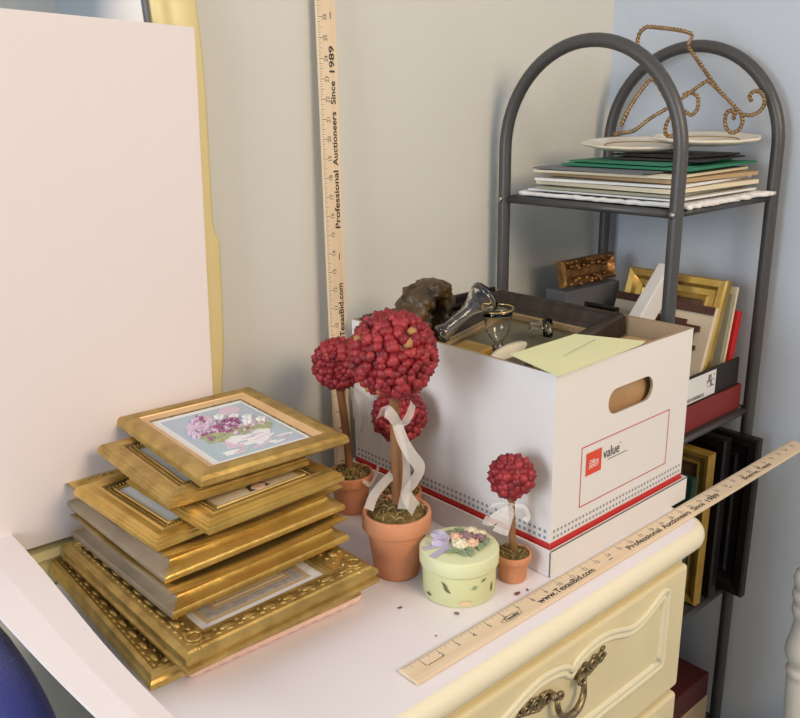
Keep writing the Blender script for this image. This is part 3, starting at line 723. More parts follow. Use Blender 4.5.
mb.faces([(qx + .048, oy, qz + .0095), (qx + .092, oy, qz + .0095), (qx + .092, oy, qz + .0107), (qx + .048, oy, qz + .0107)], [(0, 1, 2, 3)], 4)
mb.build('printed_label', ['redink', 'redsquare', 'whiteink', 'blackink', 'greyink'], bx, norm=False)

# contents of the carton
mb = MB(); rng = random.Random(21)
for (a, c, z0_, z1_) in (((-.140, -.178), (.140, .180), 0, .170), ((-.138, -.178), (.138, -.100), .165, .232)):
    rg = []; hgt = z1_ - z0_
    for q, z in ((.98, 0), (1, .1), (1, .5), (1, .85), (.99, .95), (.96, 1)):
        ring = []
        for x, y in rounded_rect(a[0], a[1], c[0], c[1], .012, 5):
            mx, my = (a[0] + c[0]) / 2, (a[1] + c[1]) / 2
            ring.append(Vector((mx + (x - mx) * q + rng.uniform(-.003, .0015), my + (y - my) * q + rng.uniform(-.0025, .0015), z0_ + hgt * z)))
        rg.append(ring)
    mb.rings(rg, True, True, 0, False)
o = mb.build('wrapped_bundle', 'brownpaper')
tag(o, 'brown paper bundle filling the carton, seen through the handle hole', 'parcel', None, (.4005 + BW / 2, -.3255 + BD / 2, .0105))
# dark frame lying in the carton, right side high against the wall of the carton
TL = R(-10)
ff = thing('framed_picture', 'dark walnut frame with a bronze inner lip lying aslant in the carton', 'picture frame', (.7015 - .287 * math.cos(TL), -.222, .2385 + .287 * math.sin(TL)), (0, TL, 0))
w, d = .287, .246
mb = MB(); moulding(mb, w, d, [(.002, 0), (0, .003), (0, .030), (.003, .034), (.008, .036), (.012, .034), (.016, .0335), (.030, .022), (.034, .0215), (.040, .016), (.040, .003), (.03, 0)]); weld(mb).build('moulding', 'darkwood', ff)
mb = MB(); moulding(mb, w, d, [(.0402, .004), (.0402, .0165), (.042, .0175), (.047, .0145), (.049, .0105), (.049, .004)]); weld(mb)
beads(mb, w, d, .0455, .0155, .0045, (.0019, .0018, .0016)); mb.build('inner_lip', 'bronzelip', ff)
panel(w, d, .0405, .006, .003, ff, 'greenglass')
def zfl(x): return .2385 + .0062 - (.7015 - x) * math.tan(-TL)
# black frame on edge along the back of the carton
bf = thing('framed_picture', 'black frame standing on edge along the back wall of the carton', 'picture frame', (.410, .0465, .1830), 0)
w, h = .288, .090; m = Matrix.Rotation(R(90), 4, 'X')
mb = MB(); moulding(mb, w, h, [(.002, 0), (0, .003), (0, .009), (.003, .0115), (.006, .0115), (.007, .009), (.010, .009), (.012, .0145), (.017, .0155), (.024, .008), (.024, .002), (.02, 0)]); weld(mb)
for v in mb.bm.verts: v.co = m @ v.co
mb.build('moulding', 'blackwood', bf); MB().box((.023, .023, .002), (w - .023, h - .023, .005), 0, m).build('picture', 'black', bf)
# small gilt block under the vase
o = MB().box((-.016, -.026, 0), (.016, .026, .042)).build('gilt_box', 'ochrewood', bevel=.003); tag(o, 'small amber gilt box in the carton under the leaning bud vase', 'box', None, (.4660, -.1330, zfl(.4840) + .0028), (0, TL, 0))
# cream oval plate edge
mb = MB(); mb.lathe([(0, 0), (.030, 0), (.048, .004), (.056, .008), (.057, .0095), (.048, .0062), (.03, .0028), (0, .0025)], 44, mtx=Matrix.Scale(.30, 4, (0, 1, 0)) @ Matrix.Scale(.62, 4, (1, 0, 0)))
tag(mb.build('oval_dish', 'papercream'), 'cream oval dish lying in the carton in front of the goblet', 'dish', None, (.484, -.1800, zfl(.484) + .0335), (0, TL, R(3)))
def glass_lathe(name, outer, th, seg=32):
    inner = [(max(r - th, .0008), z + (th if i == 0 else 0)) for i, (r, z) in enumerate(outer)]
    return MB().lathe([(0.0005, outer[0][1])] + outer + inner[::-1] + [(.0005, inner[0][1])], seg)
gv = glass_lathe('x', [(.013, 0), (.014, .004), (.0105, .012), (.0095, .040), (.0105, .056), (.015, .068), (.022, .080), (.0245, .090)], .002, 14)
vs = gv.build('bud_vase', 'glass')
dirv = (Vector((.491, -.128, .303)) - Vector((.415, -.118, .262))); q = dirv.normalized().to_track_quat('Z', 'Y')
tag(vs, 'clear glass bud vase with a flared mouth leaning over the carton edge', 'vase', None, (.4110, -.1195, .2735)); vs.rotation_mode = 'QUATERNION'; vs.rotation_quaternion = q
gg = thing('glass_goblet', 'clear glass goblet with a gold rim standing in the dark frame', 'goblet', (.553, -.1000, zfl(.553) + .0030), (0, R(-4), 0))
glass_lathe('x', [(.0125, 0), (.0135, .002), (.007, .006), (.0065, .012), (.014, .020), (.0185, .030), (.0195, .040), (.0215, .052), (.0245, .061)], .0018, 36).build('bowl', 'glass', gg)
MB().tube([(.0240 * math.cos(a * PI / 20), .0240 * math.sin(a * PI / 20), .0616) for a in range(40)], .0012, 6, True).build('rim', 'goldrim', gg)['label'] = 'gold rim'
g2 = glass_lathe('x', [(.011, 0), (.012, .003), (.010, .010), (.013, .020), (.015, .030)], .0015, 24).build('glass_votive', 'glass')
tag(g2, 'small clear glass lying beside the goblet near the pale yellow folder', 'glass', None, (.606, -.118, zfl(.606) + .0170), (R(80), 0, R(20)))
# dark amber ornament: an arched, gnarled shell with a dark hollow
mb = MB(); path = bez([(.432, 0, .232), (.430, 0, .262), (.424, 0, .292), (.440, 0, .312), (.466, 0, .322), (.484, 0, .312), (.486, 0, .288), (.478, 0, .262), (.470, 0, .236)], 7)
rr = [.017, .020, .021, .019, .015, .013, .012, .012, .011]; rg = []
for i, p in enumerate(path):
    t = (path[min(i + 1, len(path) - 1)] - path[max(i - 1, 0)]).normalized(); a = Vector((0, 1, 0)); u_ = t.cross(a).normalized()
    f = i / (len(path) - 1) * (len(rr) - 1); k = int(min(f, len(rr) - 2)); r = rr[k] + (rr[k + 1] - rr[k]) * (f - k)
    ring = []
    for j in range(24):
        an = 2 * PI * j / 24; v = p + a * math.cos(an) * r * 1.3 + u_ * math.sin(an) * r * .85
        v += (v - p) * (.45 * noise.noise(v * 75) + .35 * abs(noise.noise(v * 150)) + .2 * noise.noise(v * 320)); ring.append(v)
    rg.append(ring)
mb.rings(rg, True, True, 0, True)
web = [[Vector((x, .010 + .012 * noise.noise(Vector((x, 0, z)) * 60), z)) for z in [.232 + .072 * j / 9 for j in range(10)]] for x in [.430 + .050 * i / 9 for i in range(10)]]
wb2 = [[v + Vector((0, .008, 0)) for v in r] for r in web]
mb.rings([r + q[::-1] for r, q in zip(web, wb2)], True, True, 0, True)
for v in mb.bm.verts: v.co -= Vector((.445, 0, .232))
tag(mb.build('sculpture', 'rock'), 'dark amber arched shell-like ornament sticking out of the carton', 'ornament', None, (.446, -.050, .2310))
# yellow folder flap over the front corner
mb = MB()
pts = [Vector((.392, -.3345, .2690)), Vector((.575, -.3275, .2695)), Vector((.590, -.3235, .2700)), (Vector((.536, -.250, .2760))), Vector((.402, -.252, .2760))]
pts = [p - Vector((.45, -.30, .267)) for p in pts]; mb.faces(pts + [p - Vector((0, 0, .0012)) for p in pts], [(0, 1, 2, 3, 4), (9, 8, 7, 6, 5)] + [(i, 5 + i, 5 + (i + 1) % 5, (i + 1) % 5) for i in range(5)])
fo = thing('paper_folder', 'pale yellow-green folder laid over the near corner of the carton', 'folder', (.45, -.30, .2670), 0)
mb.build('cover', 'folder', fo)
mb = MB()
for k in range(24): mb.box((.012 + .0036 * k, .006 + .0006 * k, .0), (.0142 + .0036 * k, .0072 + .0006 * k, .0002))
mb.build('faint_writing', 'olivecard', fo, (-.012, -.004, .0058), (R(5.6), 0, 0))

# ------------------------------------------------------------------ yardsticks
def yardstick(label, s, wid, th, loc, rotm, off=0.0):
    t = thing('yardstick', label, 'yardstick', loc, 0)
    t.rotation_euler = rotm
    IN = .0254 * s; L = 36 * IN - off
    MB().box((0, -wid, 0), (L, 0, th)).build('stick', 'wood', t, bevel=.0006)
    z = th + .0002
    mb = MB()
    def bar(x, y0, y1, hw_): mb.faces([(x - hw_, y0, z), (x + hw_, y0, z), (x + hw_, y1, z), (x - hw_, y1, z)], [(0, 1, 2, 3)], 0)
    for k in range(1, 36 * 8):
        if k * IN / 8 - off < .001: continue
        l = .0098 if k % 8 == 0 else .0068 if k % 4 == 0 else .0050 if k % 2 == 0 else .0034
        bar(k * IN / 8 - off, -l, -.0004, .00030 if k % 8 else .0004)
    mb.build('tick_marks', 'greyink', t, norm=False)
    mb = MB()
    for k in range(1, 36): text_geo(mb, str(k), .0088, Matrix.Translation((k * IN - off, -.0130, z)), 0, .01, 'CENTER')
    mb.build('numerals', 'greyink', t, norm=False)
    mb = MB(); y = -wid * .70
    def run(s_, x0, x1, size):
        tmp = MB(); text_geo(tmp, s_, size, Matrix.Identity(4), 0, .022)
        xs = [v.co.x for v in tmp.bm.verts]; k = (x1 - x0) * IN / (max(xs) - min(xs)); tmp.bm.free()
        text_geo(mb, s_, size, Matrix.Translation((x0 * IN - off, y, z)), 0, .022, 'LEFT', k)
    run('www.TexasBid.com', 8.05, 12.35, .0125); run('Professional', 15.3, 18.35, .0125); run('Auctioneers', 18.65, 21.4, .0125); run('Since', 21.75, 22.9, .0125); run('1989', 23.2, 24.5, .0125); run('Boerne, Texas', 27.7, 31.1, .0110)
    for x in (13.8, 26.1): mb.faces([((x - .17) * IN - off, y - .0007, z), ((x + .17) * IN - off, y - .0007, z), ((x + .17) * IN - off, y + .0007, z), ((x - .17) * IN - off, y + .0007, z)], [(0, 1, 2, 3)], 0)
    bar2 = [(1.05 * IN - off, 0), (2.0 * IN - off, 0)]
    mb.faces([(bar2[0][0], -.0168, z), (bar2[1][0], -.0168, z), (bar2[1][0], -.0160, z), (bar2[0][0], -.0160, z)], [(0, 1, 2, 3)], 0)
    # maker's oval
    cx, a_, b_ = 6.25 * IN - off, .0175, .0042
    for k in range(40):
        p = [(cx + a_ * q * math.cos(2 * PI * (k + e_) / 40), y + .002 + b_ * q2 * math.sin(2 * PI * (k + e_) / 40), z) for q, q2, e_ in ((1, 1, 0), (1, 1, 1), (.96, .84, 1), (.96, .84, 0))]
        mb.faces(p, [(0, 1, 2, 3)], 0)
    text_geo(mb, 'TexasBid', .0055, Matrix.Translation((cx, y + .002, z + .0001)), 0, .03, 'CENTER', 1.15)
    mb.build('lettering', 'blackink', t, norm=False)
    return t
yardstick('wooden yardstick lying along the front of the dresser and jutting past its end', 1.0, .0290, .0045, (.131, -.3415, .0012), (0, 0, R(-.15)))
# upright: x of the stick runs up, its face toward the room; rotate about Y by -90, then face -Y
vm = Matrix.Rotation(R(-1.74), 4, 'X') @ Matrix.Rotation(R(1.05), 4, 'Y') @ Matrix.Rotation(R(90), 4, 'X') @ Matrix.Rotation(R(90), 4, 'Z')
yardstick('wooden yardstick leaning upright against the wall behind the topiaries', 1.075, .0325, .0045, (.3705, .076, .0005), vm.to_euler(), .019)

# ------------------------------------------------------------------ metal rack
NX, FX, Y0, Y1, TR = .765, 1.068, .080, -.252, .0105
rk = thing('metal_rack', 'grey tubular metal rack with arched ends and shelves in the room corner', 'rack', (0, 0, 0), 0)
for X in (NX, FX):
    rad = (Y0 - Y1) / 2; cy = (Y0 + Y1) / 2; zt = .663; pts = [(X, Y0, -H + .002), (X, Y0, -.4), (X, Y0, 0), (X, Y0, .3)]
    for k in range(0, 33):
        a = PI * k / 32; pts.append((X, cy + rad * math.cos(a), zt - rad * 1.0 + rad * math.sin(a)))
    pts += [(X, Y1, .3), (X, Y1, 0), (X, Y1, -.4), (X, Y1, -H + .002)]
    MB().tube(pts, TR, 16).build('arched_end', 'rack', rk)
SH = (.416, .034, -.330, -.640)
for z in SH:
    mb = MB()
    x0, x1 = NX + TR, FX - TR
    for y in (Y1 + .004, Y0 - .004): mb.tube([(x0 - .003, y, z - .003), (x1 + .003, y, z - .003)], .0058, 10)
    for X in (NX, FX): mb.tube([(X, Y0, z - .003), (X, Y1, z - .003)], .0065, 10)
    mb.box((x0 + .002, Y1 + .008, z - .002), (x1 - .002, Y0 - .008, z + .001))
    mb.build('shelf', 'rack', rk)
    for X, s in ((NX, -1),):
        for y in (Y0, Y1): MB().lathe([(.005, 0), (.0052, .0015), (.0038, .0030), (.0012, .0036)], 14, mtx=Matrix.Translation((X - TR, y, z - .003)) @ Matrix.Rotation(R(-90), 4, 'Y')).build('bolt', 'bolt', rk)
ZS = .4195
# lining cloth with a ragged edge
mb = MB(); rng = random.Random(4); n = 30; pl = []
def edge_pts(a, c, n, amp):
    return [tuple(Vector(a).lerp(Vector(c), i / n) + Vector((rng.uniform(-amp, amp), rng.uniform(-amp, amp), rng.uniform(0, amp * .6)))) for i in range(n)]
xa, xb, ya, yb = .780, 1.054, -.262, .066
outline = edge_pts((xa, ya, 0), (xb, ya, 0), 34, .005) + edge_pts((xb, ya, 0), (xb, yb, 0), 20, .004) + edge_pts((xb, yb, 0), (xa, yb, 0), 20, .004) + edge_pts((xa, yb, 0), (xa, ya, 0), 30, .0035)
c0 = Vector(((xa + xb) / 2, (ya + yb) / 2, 0)); rg = []
for t, z, lump in ((1, .0005, 0), (1.0, .0048, 1), (.96, .0058, 1), (.90, .0035, .4), (.02, .0030, 0)):
    rg.append([c0 + (Vector((p[0], p[1], 0)) - c0) * t + Vector((0, 0, z + abs(p[2]) * lump)) for p in outline])
mb.rings(rg, True, True, 0, True); tag(mb.build('shelf_cloth', 'cloth'), 'white cloth with a crumpled edge lining the top shelf of the rack', 'cloth', None, (0, 0, ZS))
# stack of boards and papers
z = ZS + .0085
stack = [('whitecard', .250, .285, .0030, 0, 0, 'white card sheet at the bottom of the pile on the top shelf', 'paper_sheet', 0),
         ('olivecard', .262, .250, .0040, 0, -.004, 'grey board low in the pile on the top shelf', 'mat_board', 2),
         ('papercream', .250, .270, .0065, .004, -.006, 'thick cream board in the pile on the top shelf, below the white one', 'mat_board', -3),
         ('whitecard', .256, .262, .0040, -.002, -.004, 'white board midway up the pile on the top shelf', 'mat_board', 4),
         ('tanpaper', .240, .250, .0060, .010, -.012, 'tan brown board in the pile on the top shelf', 'mat_board', -5),
         ('papercream', .256, .255, .0040, -.004, 0, 'thin cream board just above the tan one on the top shelf', 'mat_board', 3),
         ('slate', .280, .215, .0022, -.001, .012, 'dark grey board just under the green ones, jutting toward the wall', 'mat_board', -2),
         ('green', .230, .235, .0036, .022, -.018, 'lower green mat board in the pile on the top shelf', 'mat_board', 3),
         ('green', .190, .190, .0024, .012, -.006, 'upper green mat board in the pile on the top shelf', 'mat_board', -4),
         ('black', .165, .160, .0028, .045, -.040, 'black mat board under the plates, resting on the green boards', 'mat_board', 6),
         ('black', .150, .150, .0030, .050, -.030, 'topmost black mat board directly beneath the ivory plates', 'mat_board', -7)]
for m_, w, d, t, dx, dy, lab, nm, a in stack:
    o = MB().box((-w / 2, -d / 2, 0), (w / 2, d / 2, t)).build(nm, m_)
    tag(o, lab, 'board' if nm == 'mat_board' else 'paper', 'boards and papers piled on the top shelf', (.917 + dx, -.093 + dy, z), (0, 0, R(a * .8))); z += t + .0018
ZP = z + .0006
def plate(label, loc, rx, ry, rot, tilt=(0, 0)):
    t = thing('plate', label, 'plate', loc, (tilt[0], tilt[1], rot)); seg = 72; rg = []
    for s_, z in ((.02, 0), (.62, 0), (.70, .001), (.96, .0075), (1.0, .0105), (.985, .0125), (.93, .0115), (.66, .0058), (.60, .0066), (.56, .0050), (.02, .0046)):
        rg.append([Vector((rx * s_ * math.cos(2 * PI * k / seg) * (1 + .028 * s_ ** 4 * math.cos(10 * PI * 2 * k / seg)), ry * s_ * math.sin(2 * PI * k / seg) * (1 + .028 * s_ ** 4 * math.cos(10 * 2 * PI * k / seg)), z)) for k in range(seg)])
    MB().rings(rg, True, True, 0, True).build('dish', 'plate', t)
    MB().tube([(rx * .60 * math.cos(2 * PI * k / 60), ry * .60 * math.sin(2 * PI * k / 60), .0068) for k in range(60)], .0010, 5, True).build('gilt_line', 'plategold', t)
plate('ivory plate with a wavy rim on the black boards, nearer the back wall', (.948, -.064, ZP + .0035), .098, .062, R(-42), (R(6), 0))
plate('ivory plate with a wavy rim overlapping the other, nearer the rack front edge', (.985, -.167, ZP + .0137), .092, .062, R(-38), (R(5), R(0)))
# twisted wire easel
we = thing('plate_easel', 'twisted brass wire plate easel lying on the ivory plates', 'easel', (0, 0, .0090), 0)
def twist(mb, pts, r=.0021, pitch=.012, n=5):
    P = bez(pts, n); Q = [P[0]]
    for p in P[1:]:
        L = (p - Q[-1]).length; k = max(1, int(L / .0025))
        q0 = Q[-1]
        for j in range(1, k + 1): Q.append(q0.lerp(p, j / k))
    s = 0; A, B = [], []; up = Vector((.5, .8, .3)).normalized()
    for i, p in enumerate(Q):
        if i: s += (Q[i] - Q[i - 1]).length
        t = (Q[min(i + 1, len(Q) - 1)] - Q[max(i - 1, 0)]).normalized(); a = t.cross(up).normalized(); c = a.cross(t)
        ph = 2 * PI * s / pitch; off = (a * math.cos(ph) + c * math.sin(ph)) * r * .85; A.append(p + off); B.append(p - off)
    mb.tube(A, r, 6); mb.tube(B, r, 6)
def wire(name, runs):
    mb = MB()
    for r in runs: twist(mb, r)
    return mb.build(name, 'wire', we)
wire('handle', [[(.868, -.101, .640), (.869, -.101, .662), (.875, -.106, .673), (.886, -.115, .6755), (.934, -.153, .666), (.932, -.151, .647)]])
wire('support', [[(.932, -.151, .647), (.950, -.166, .619), (.972, -.184, .585), (.989, -.197, .565), (1.0, -.206, .552), (1.009, -.213, .541)], [(.868, -.101, .651), (.881, -.111, .62), (.897, -.124, .59), (.913, -.136, .561), (.926, -.147, .545)]])
wire('curl', [[(1.009, -.213, .541), (1.021, -.223, .539), (1.032, -.232, .545), (1.038, -.236, .558), (1.033, -.232, .573), (1.023, -.225, .577), (1.017, -.22, .570), (1.021, -.222, .561)]])
wire('curl', [[(.932, -.151, .572), (.94, -.158, .576), (.95, -.166, .569), (.951, -.167, .551), (.944, -.161, .541), (.935, -.154, .547)]])
wire('foot', [[(1.009, -.213, .541), (1.012, -.215, .528), (1.007, -.212, .516), (.998, -.204, .512), (.989, -.198, .523), (.988, -.197, .539), (.993, -.2, .547), (1.0, -.206, .543), (.999, -.205, .533)]])
wire('foot', [[(.926, -.147, .555), (.915, -.138, .535), (.912, -.135, .522), (.913, -.136, .511), (.919, -.141, .508), (.925, -.146, .515), (.921, -.142, .527)]])
wire('brace', [[(.897, -.124, .59), (.889, -.117, .597), (.876, -.107, .579), (.862, -.096, .551), (.854, -.089, .525)]])
wire('arm', [[(.845, -.083, .512), (.853, -.089, .514), (.871, -.103, .518), (.891, -.119, .537), (.916, -.139, .555), (.94, -.158, .576), (.96, -.174, .593), (.968, -.18, .588), (.985, -.194, .569)]])

# ------------------------------------------------------------------ middle shelf
ZM = .0372
tr = MB(); tx0, tx1, ty0, ty1 = .790, 1.0545, -.240, -.010
tr.box((tx0, ty0, 0), (tx1, ty1, .002)); tr.box((tx0, ty0, .002), (tx1, ty0 + .003, .045)); tr.box((tx0, ty1 - .003, .002), (tx1, ty1, .045)); tr.box((tx0, ty0 + .003, .002), (tx0 + .003, ty1 - .003, .045)); tr.box((tx1 - .003, ty0 + .003, .002), (tx1, ty1 - .003, .045))
tag(tr.build('card_tray', 'tray'), 'shallow dark red card tray on the middle shelf holding the black box', 'tray', None, (0, 0, ZM))
sb = thing('shoe_box', 'black card box with a white barcode label, set in the red tray', 'box', (0, 0, ZM + .003), 0)
mb = MB(); sx0, sx1, sy0, sy1, hs = tx0 + .006, tx1 - .005, ty0 + .006, ty1 - .006, .100
mb.box((sx0, sy0, 0), (sx1, sy1, .002)); mb.box((sx0, sy0, .002), (sx1, sy0 + .003, hs - .008)); mb.box((sx0, sy1 - .003, .002), (sx1, sy1, hs)); mb.box((sx0, sy0 + .003, .002), (sx0 + .003, sy1 - .003, hs)); mb.box((sx1 - .003, sy0 + .003, .002), (sx1, sy1 - .003, hs - .020))
mb.build('box_walls', 'black', sb)
mb = MB(); y = sy0 - .0004
mb.faces([(.835, y, .044), (.968, y, .044), (.968, y, .088), (.835, y, .088)], [(0, 1, 2, 3)], 0)
def lt(s_, size, x, z): text_geo(mb, s_, size, Matrix.Translation((x, y - .0003, z)) @ FR, 1, .01)
rng = random.Random(2)
for k in range(7):
    for j in range(7):
        if rng.random() < .6: mb.faces([(.938 + k * .0035, y - .0003, .060 + j * .0032), (.9412 + k * .0035, y - .0003, .060 + j * .0032), (.9412 + k * .0035, y - .0003, .0629 + j * .0032), (.938 + k * .0035, y - .0003, .0629 + j * .0032)], [(0, 1, 2, 3)], 1)
x = .846
while x < .93:
    wv = rng.uniform(.0006, .0018); mb.faces([(x, y - .0003, .047), (x + wv, y - .0003, .047), (x + wv, y - .0003, .053), (x, y - .0003, .053)], [(0, 1, 2, 3)], 1); x += wv + rng.uniform(.0006, .0016)
mb.build('barcode_label', ['whitecard', 'greyink'], sb, norm=False)['label'] = 'white barcode label'

def leaning(label, name, cat, loc, w, h, t, lean, mats, border, rz=0.0, prof=None, pic='greenglass'):
    """frame standing on edge parallel to the side wall (plane YZ) with its face toward -X, top tipped to +X by lean"""
    f = thing(name, label, cat, loc, (0, 0, rz))
    m = Matrix.Rotation(lean, 4, 'Y') @ Matrix(((0, 0, -1, 0), (-1, 0, 0, 0), (0, 1, 0, 0), (0, 0, 0, 1)))
    a = border
    pr = prof or [(.002, 0), (0, .002), (0, t * .8), (.003, t), (a * .35, t * .9), (a * .5, t * .62), (a * .75, t * .55), (a * .85, t * .66), (a, t * .55), (a, .002), (a - .003, 0)]
    mb = MB(); moulding(mb, w, h, pr); weld(mb)
    for v in mb.bm.verts: v.co = m @ v.co
    mb.build('moulding', mats, f)
    mb = MB(); mb.box((a - .001, a - .001, t * .2), (w - a + .001, h - a + .001, t * .4), 0, m); mb.build('picture', pic, f)
    return f, m
bz = ZM + .0055
g, m = leaning('bright gold frame leaning in the black box on the middle shelf', 'framed_picture', 'picture frame', (.945, -.026, bz), .195, .240, .022, R(19), 'goldbright', .040, R(-0), pic='brownprint')
# collage frame in front of it
cf = thing('photo_collage', 'cream photo card with dark brown block letters leaning on the gold frame', 'picture frame', (.908, -.030, bz), 0)
m = Matrix.Rotation(R(19), 4, 'Y') @ Matrix(((0, 0, -1, 0), (-1, 0, 0, 0), (0, 1, 0, 0), (0, 0, 0, 1)))
w, h = .195, .200
MB().box((0, 0, 0), (w, h, .010), 0, m).build('card', 'collage', cf)
mb = MB()
mb.box((0, h - .014, .0104), (w, h, .013), 0, m); mb.build('top_bar', 'brownblock', cf)
mb = MB(); mb.box((.06, h - .040, .0104), (w - .045, h - .028, .016), 0, m)
mb.build('block_letter', 'brownblock', cf)
mb = MB(); mb.box((w - .040, h - .078, .0104), (w - .026, h - .036, .017), 0, m); mb.box((w - .046, h - .046, .0104), (w - .018, h - .036, .0172), 0, m); mb.box((w - .046, h - .078, .0104), (w - .018, h - .070, .0172), 0, m); mb.build('block_letter', 'brownblock', cf)
mb = MB(); mb.box((w - .082, h - .118, .0104), (w - .048, h - .086, .017), 0, m); mb.box((w - .088, h - .094, .0104), (w - .042, h - .084, .0172), 0, m); mb.build('block_letter', 'brownblock', cf)
mb = MB(); mb.box((w - .040, .01, .0104), (w - .012, .055, .017), 0, m); mb.build('block_letter', 'brownblock', cf)
mb = MB(); mb.box((w - .070, h - .080, .0104), (w - .052, h - .044, .0114), 0, m); mb.box((.07, h - .110, .0104), (.105, h - .044, .0114), 0, m); mb.build('photo', 'paper', cf)
# slim boards right of the gold frame
for dx, hh, m_, ln, lab in ((.983, .208, 'olivecard', 11.5, 'grey olive card standing behind the gold frame in the black box'), (.998, .218, 'papercream', 11, 'thin cream-edged card standing behind the grey olive card')):
    mm = Matrix.Rotation(R(ln), 4, 'Y'); o = MB().box((0, -.180, 0), (.006, 0, hh), 0, mm).build('backing_card', m_); tag(o, lab, 'card', None, (dx, -.042, bz + .002))
mm = Matrix.Rotation(R(12.5), 4, 'Y'); o = MB().box((0, -.182, 0), (.014, 0, .172), 0, mm).build('folder', 'redbook', bevel=.003); tag(o, 'bright red folder standing at the end of the black box', 'folder', None, (1.0150, -.042, bz + .003))
# left part of the shelf: dark card box, copper frame, white box, dark frames
o = MB().box((-.080, -.024, 0), (.080, .024, .2050)).build('card_box', 'slate', bevel=.002); tag(o, 'slate grey card box standing behind the storage carton on the middle shelf', 'box', None, (.938, .030, ZM), (0, 0, R(-2)))
cp = thing('framed_picture', 'copper gilt carved frame lying on the slate grey box', 'picture frame', (.8640, .033, ZM + .2065), R(-2))
mb = MB(); mm = Matrix.Rotation(R(80), 4, 'X')
moulding(mb, .156, .050, [(.003, 0), (0, .003), (.001, .014), (.006, .018), (.012, .014), (.017, .010), (.017, .002), (.014, 0)]); weld(mb)
for v in mb.bm.verts: v.co = mm @ v.co + Vector((.0, 0, .001))
mb.build('moulding', 'copper', cp)
mb = MB(); rng = random.Random(6)
for k in range(34):
    u = rng.uniform(.008, .148); v_ = rng.choice((rng.uniform(.003, .016), rng.uniform(.032, .047), rng.uniform(.036, .047))); p = mm @ Vector((u, v_, .016)); mb.blob(p, (rng.uniform(.004, .009), .004, .005), None, 1)
mb.build('carved_ornament', 'copper', cp)
MB().box((.014, .014, .003), (.142, .036, .008), 0, mm).build('picture', 'copper', cp)
wb = MB().box((-.0215, -.012, 0), (.0215, .012, .130), 0, Matrix.Rotation(R(47), 4, 'Y')).build('slim_carton', 'whitecard', bevel=.002)
tag(wb, 'slim white card box leaning beside the gold frame on the middle shelf', 'box', None, (.873, -.128, .1960))
for dx, y, hh, lab in ((.868, -.100, .126, 'short slim black frame standing in the black box under the white card box'), (.872, -.020, .185, 'slim black frame standing between the slate box and the cream photo card')):
    leaning(lab, 'framed_picture', 'picture frame', (dx, y, bz), .070, hh, .009, R(3), 'blackwood', .016, pic='paper')

# ------------------------------------------------------------------ lower shelf
ZL = -.3265
leaning('tall black frame standing against the blue wall on the lower shelf', 'framed_picture', 'picture frame', (1.0510, .020, ZL), .312, .318, .020, R(.5), 'blackwood', .05, pic='black')
leaning('thick black frame standing on the lower shelf behind the ochre one', 'framed_picture', 'picture frame', (1.014, .010, ZL), .262, .318, .024, R(.5), 'blackwood', .05, pic='black')
leaning('ochre gilt wooden frame standing on the lower shelf', 'framed_picture', 'picture frame', (.966, .020, ZL), .268, .302, .022, R(1), 'ochrewood', .03, pic='brownprint')
o = MB().box((0, -.25, 0), (.016, 0, .262), 0, Matrix.Rotation(R(5), 4, 'Y')).build('picture_book', 'greendark', bevel=.002); tag(o, 'dark green book leaning on the lower shelf beside the dresser', 'book', None, (.893, .012, ZL + .003))
leaning('brown picture in a dark frame standing on the lower shelf nearest the dresser', 'framed_picture', 'picture frame', (.868, .010, ZL), .255, .205, .014, R(4), 'darkwood', .022, pic='brownprint')
# bottom shelf: maroon box on a pale carton
o = MB().box((.79, -.243, 0), (1.048, .06, .060)).build('flat_carton', 'kraft', bevel=.002); tag(o, 'flat pale carton under the maroon box on the bottom shelf', 'carton', None, (0, 0, -.6385))
mb = thing('maroon_box', 'dark maroon box with a small white tag on the bottom shelf', 'box', (.0, .0, -.5775), 0)
MB().box((.80, -.243, 0), (1.045, .05, .055)).build('case', 'maroon', mb, bevel=.003)
MB().box((.938, -.178, .0552), (.954, -.172, .0562), 0).build('white_tag', 'whitecard', mb)

# ------------------------------------------------------------------ bed post
bp_ = thing('bed_post', 'ivory turned bed post in front of the blue wall', 'bed post', (.950, -.4500, -H), 0)
prof = [(.022, .0), (.024, .05), (.024, .20), (.019, .33), (.022, .37), (.0245, .40), (.025, .425), (.0245, .432), (.0265, .437), (.0285, .443), (.0265, .449), (.0245, .453), (.0265, .460), (.031, .469), (.0335, .480), (.0325, .492), (.029, .508), (.0265, .522), (.0255, .536), (.0265, .545), (.0300, .552), (.0310, .560), (.0300, .567), (.0265, .571), (.0310, .577), (.0335, .586), (.0315, .595), (.0275, .599), (.0320, .605), (.0345, .615), (.0320, .626), (.024, .633), (.016, .640), (.019, .652), (.020, .664), (.016, .676), (.008, .684), (.0005, .686)]
MB().lathe(prof, 40).build('turned_shaft', 'bed', bp_)
MB().box((.0, -.012, .27), (.12, .012, .33)).build('rail', 'bed', bp_, (.020, 0, 0))

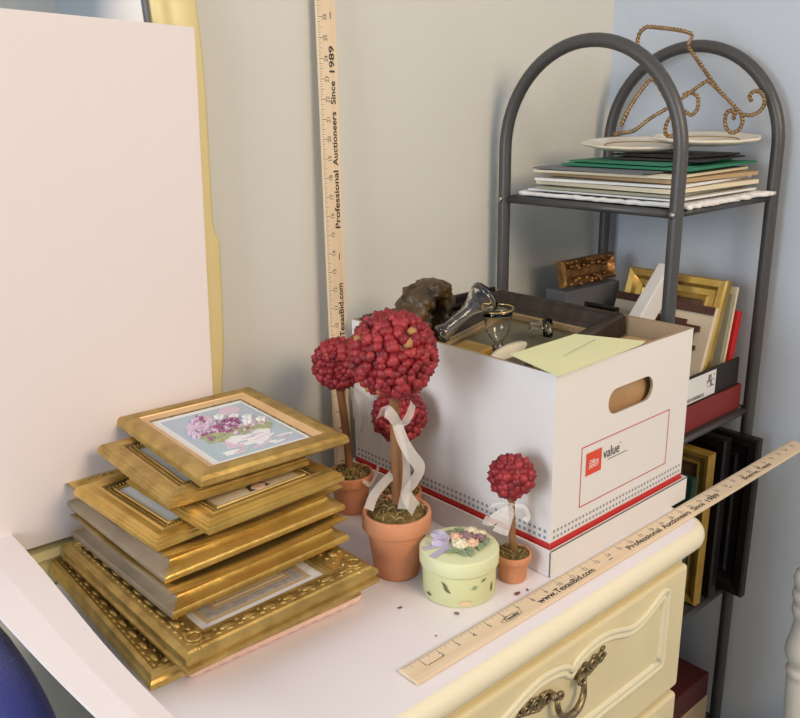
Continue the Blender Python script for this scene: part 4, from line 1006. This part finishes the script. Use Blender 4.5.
# ------------------------------------------------------------------ crumbs on the dresser top
for i, (x, y, s, lab) in enumerate(((.336, -.3290, .0042, 'dry dark red petal by the little terracotta pot'), (.352, -.3315, .0026, 'dry crumb between the little pot and the yardstick'), (.2525, -.3080, .0036, 'grey dry leaf bit in front of the round box'), (.2120, -.2530, .0028, 'dry brown petal between the gold frames and the largest pot'), (.205, -.322, .0016, 'tiny dark crumb on the white top near the yardstick end'))):
    mb = MB(); rg = random.Random(i); mb.blob((0, 0, s * .35), (s, s * .6, s * .35), Matrix.Rotation(i * .9, 3, 'Z'), 2, 0, .18, rg)
    tag(mb.build('dried_petal', 'petal' if i != 2 else 'greyink'), lab, 'petal', 'crumbs on the dresser top', (x, y, .0008))

# ------------------------------------------------------------------ light
def area(name, loc, target, size, energy, color, sy=None):
    L = bpy.data.lights.new(name, 'AREA'); L.energy = energy; L.color = color; L.size = size
    if sy: L.shape = 'RECTANGLE'; L.size_y = sy
    o = bpy.data.objects.new(name, L); col.objects.link(o); o.location = (loc[0], loc[1], loc[2] + H)
    d = Vector(target) - Vector(loc); o.rotation_euler = d.to_track_quat('-Z', 'Y').to_euler(); return o
area('window_daylight', (-2.1, -.45, .70), (.5, -.1, .1), .9, 36, (.86, .92, 1.0), 1.1)
area('room_lamp', (.30, -2.0, 1.30), (.5, 0, .15), .80, 25, (1.0, .76, .52))
w = bpy.data.worlds.new('room_ambient'); scn.world = w; w.use_nodes = True
w.node_tree.nodes['Background'].inputs['Color'].default_value = (.78, .87, 1.0, 1); w.node_tree.nodes['Background'].inputs['Strength'].default_value = .55

# ------------------------------------------------------------------ camera
cam = bpy.data.cameras.new('camera'); co = bpy.data.objects.new('camera', cam); col.objects.link(co)
cam.sensor_fit = 'HORIZONTAL'; cam.sensor_width = 36; cam.lens = 850.574 * 36 / 800; cam.clip_start = .02
yaw, pitch, roll = .729, .2931, -.0147
f = Vector((math.sin(yaw) * math.cos(pitch), math.cos(yaw) * math.cos(pitch), -math.sin(pitch))); r0 = Vector((math.cos(yaw), -math.sin(yaw), 0)); u0 = r0.cross(f)
cr = r0 * math.cos(roll) + u0 * math.sin(roll); cu_ = u0 * math.cos(roll) - r0 * math.sin(roll)
mw = Matrix((cr, cu_, -f)).transposed().to_4x4(); mw.translation = Vector((-.3722, -.9140, .5764 + H)); co.matrix_world = mw
scn.camera = co
scn.view_settings.view_transform = 'Standard'; scn.view_settings.look = 'None'; scn.view_settings.gamma = 1; scn.view_settings.exposure = 0.08
scn.view_settings.use_curve_mapping = False
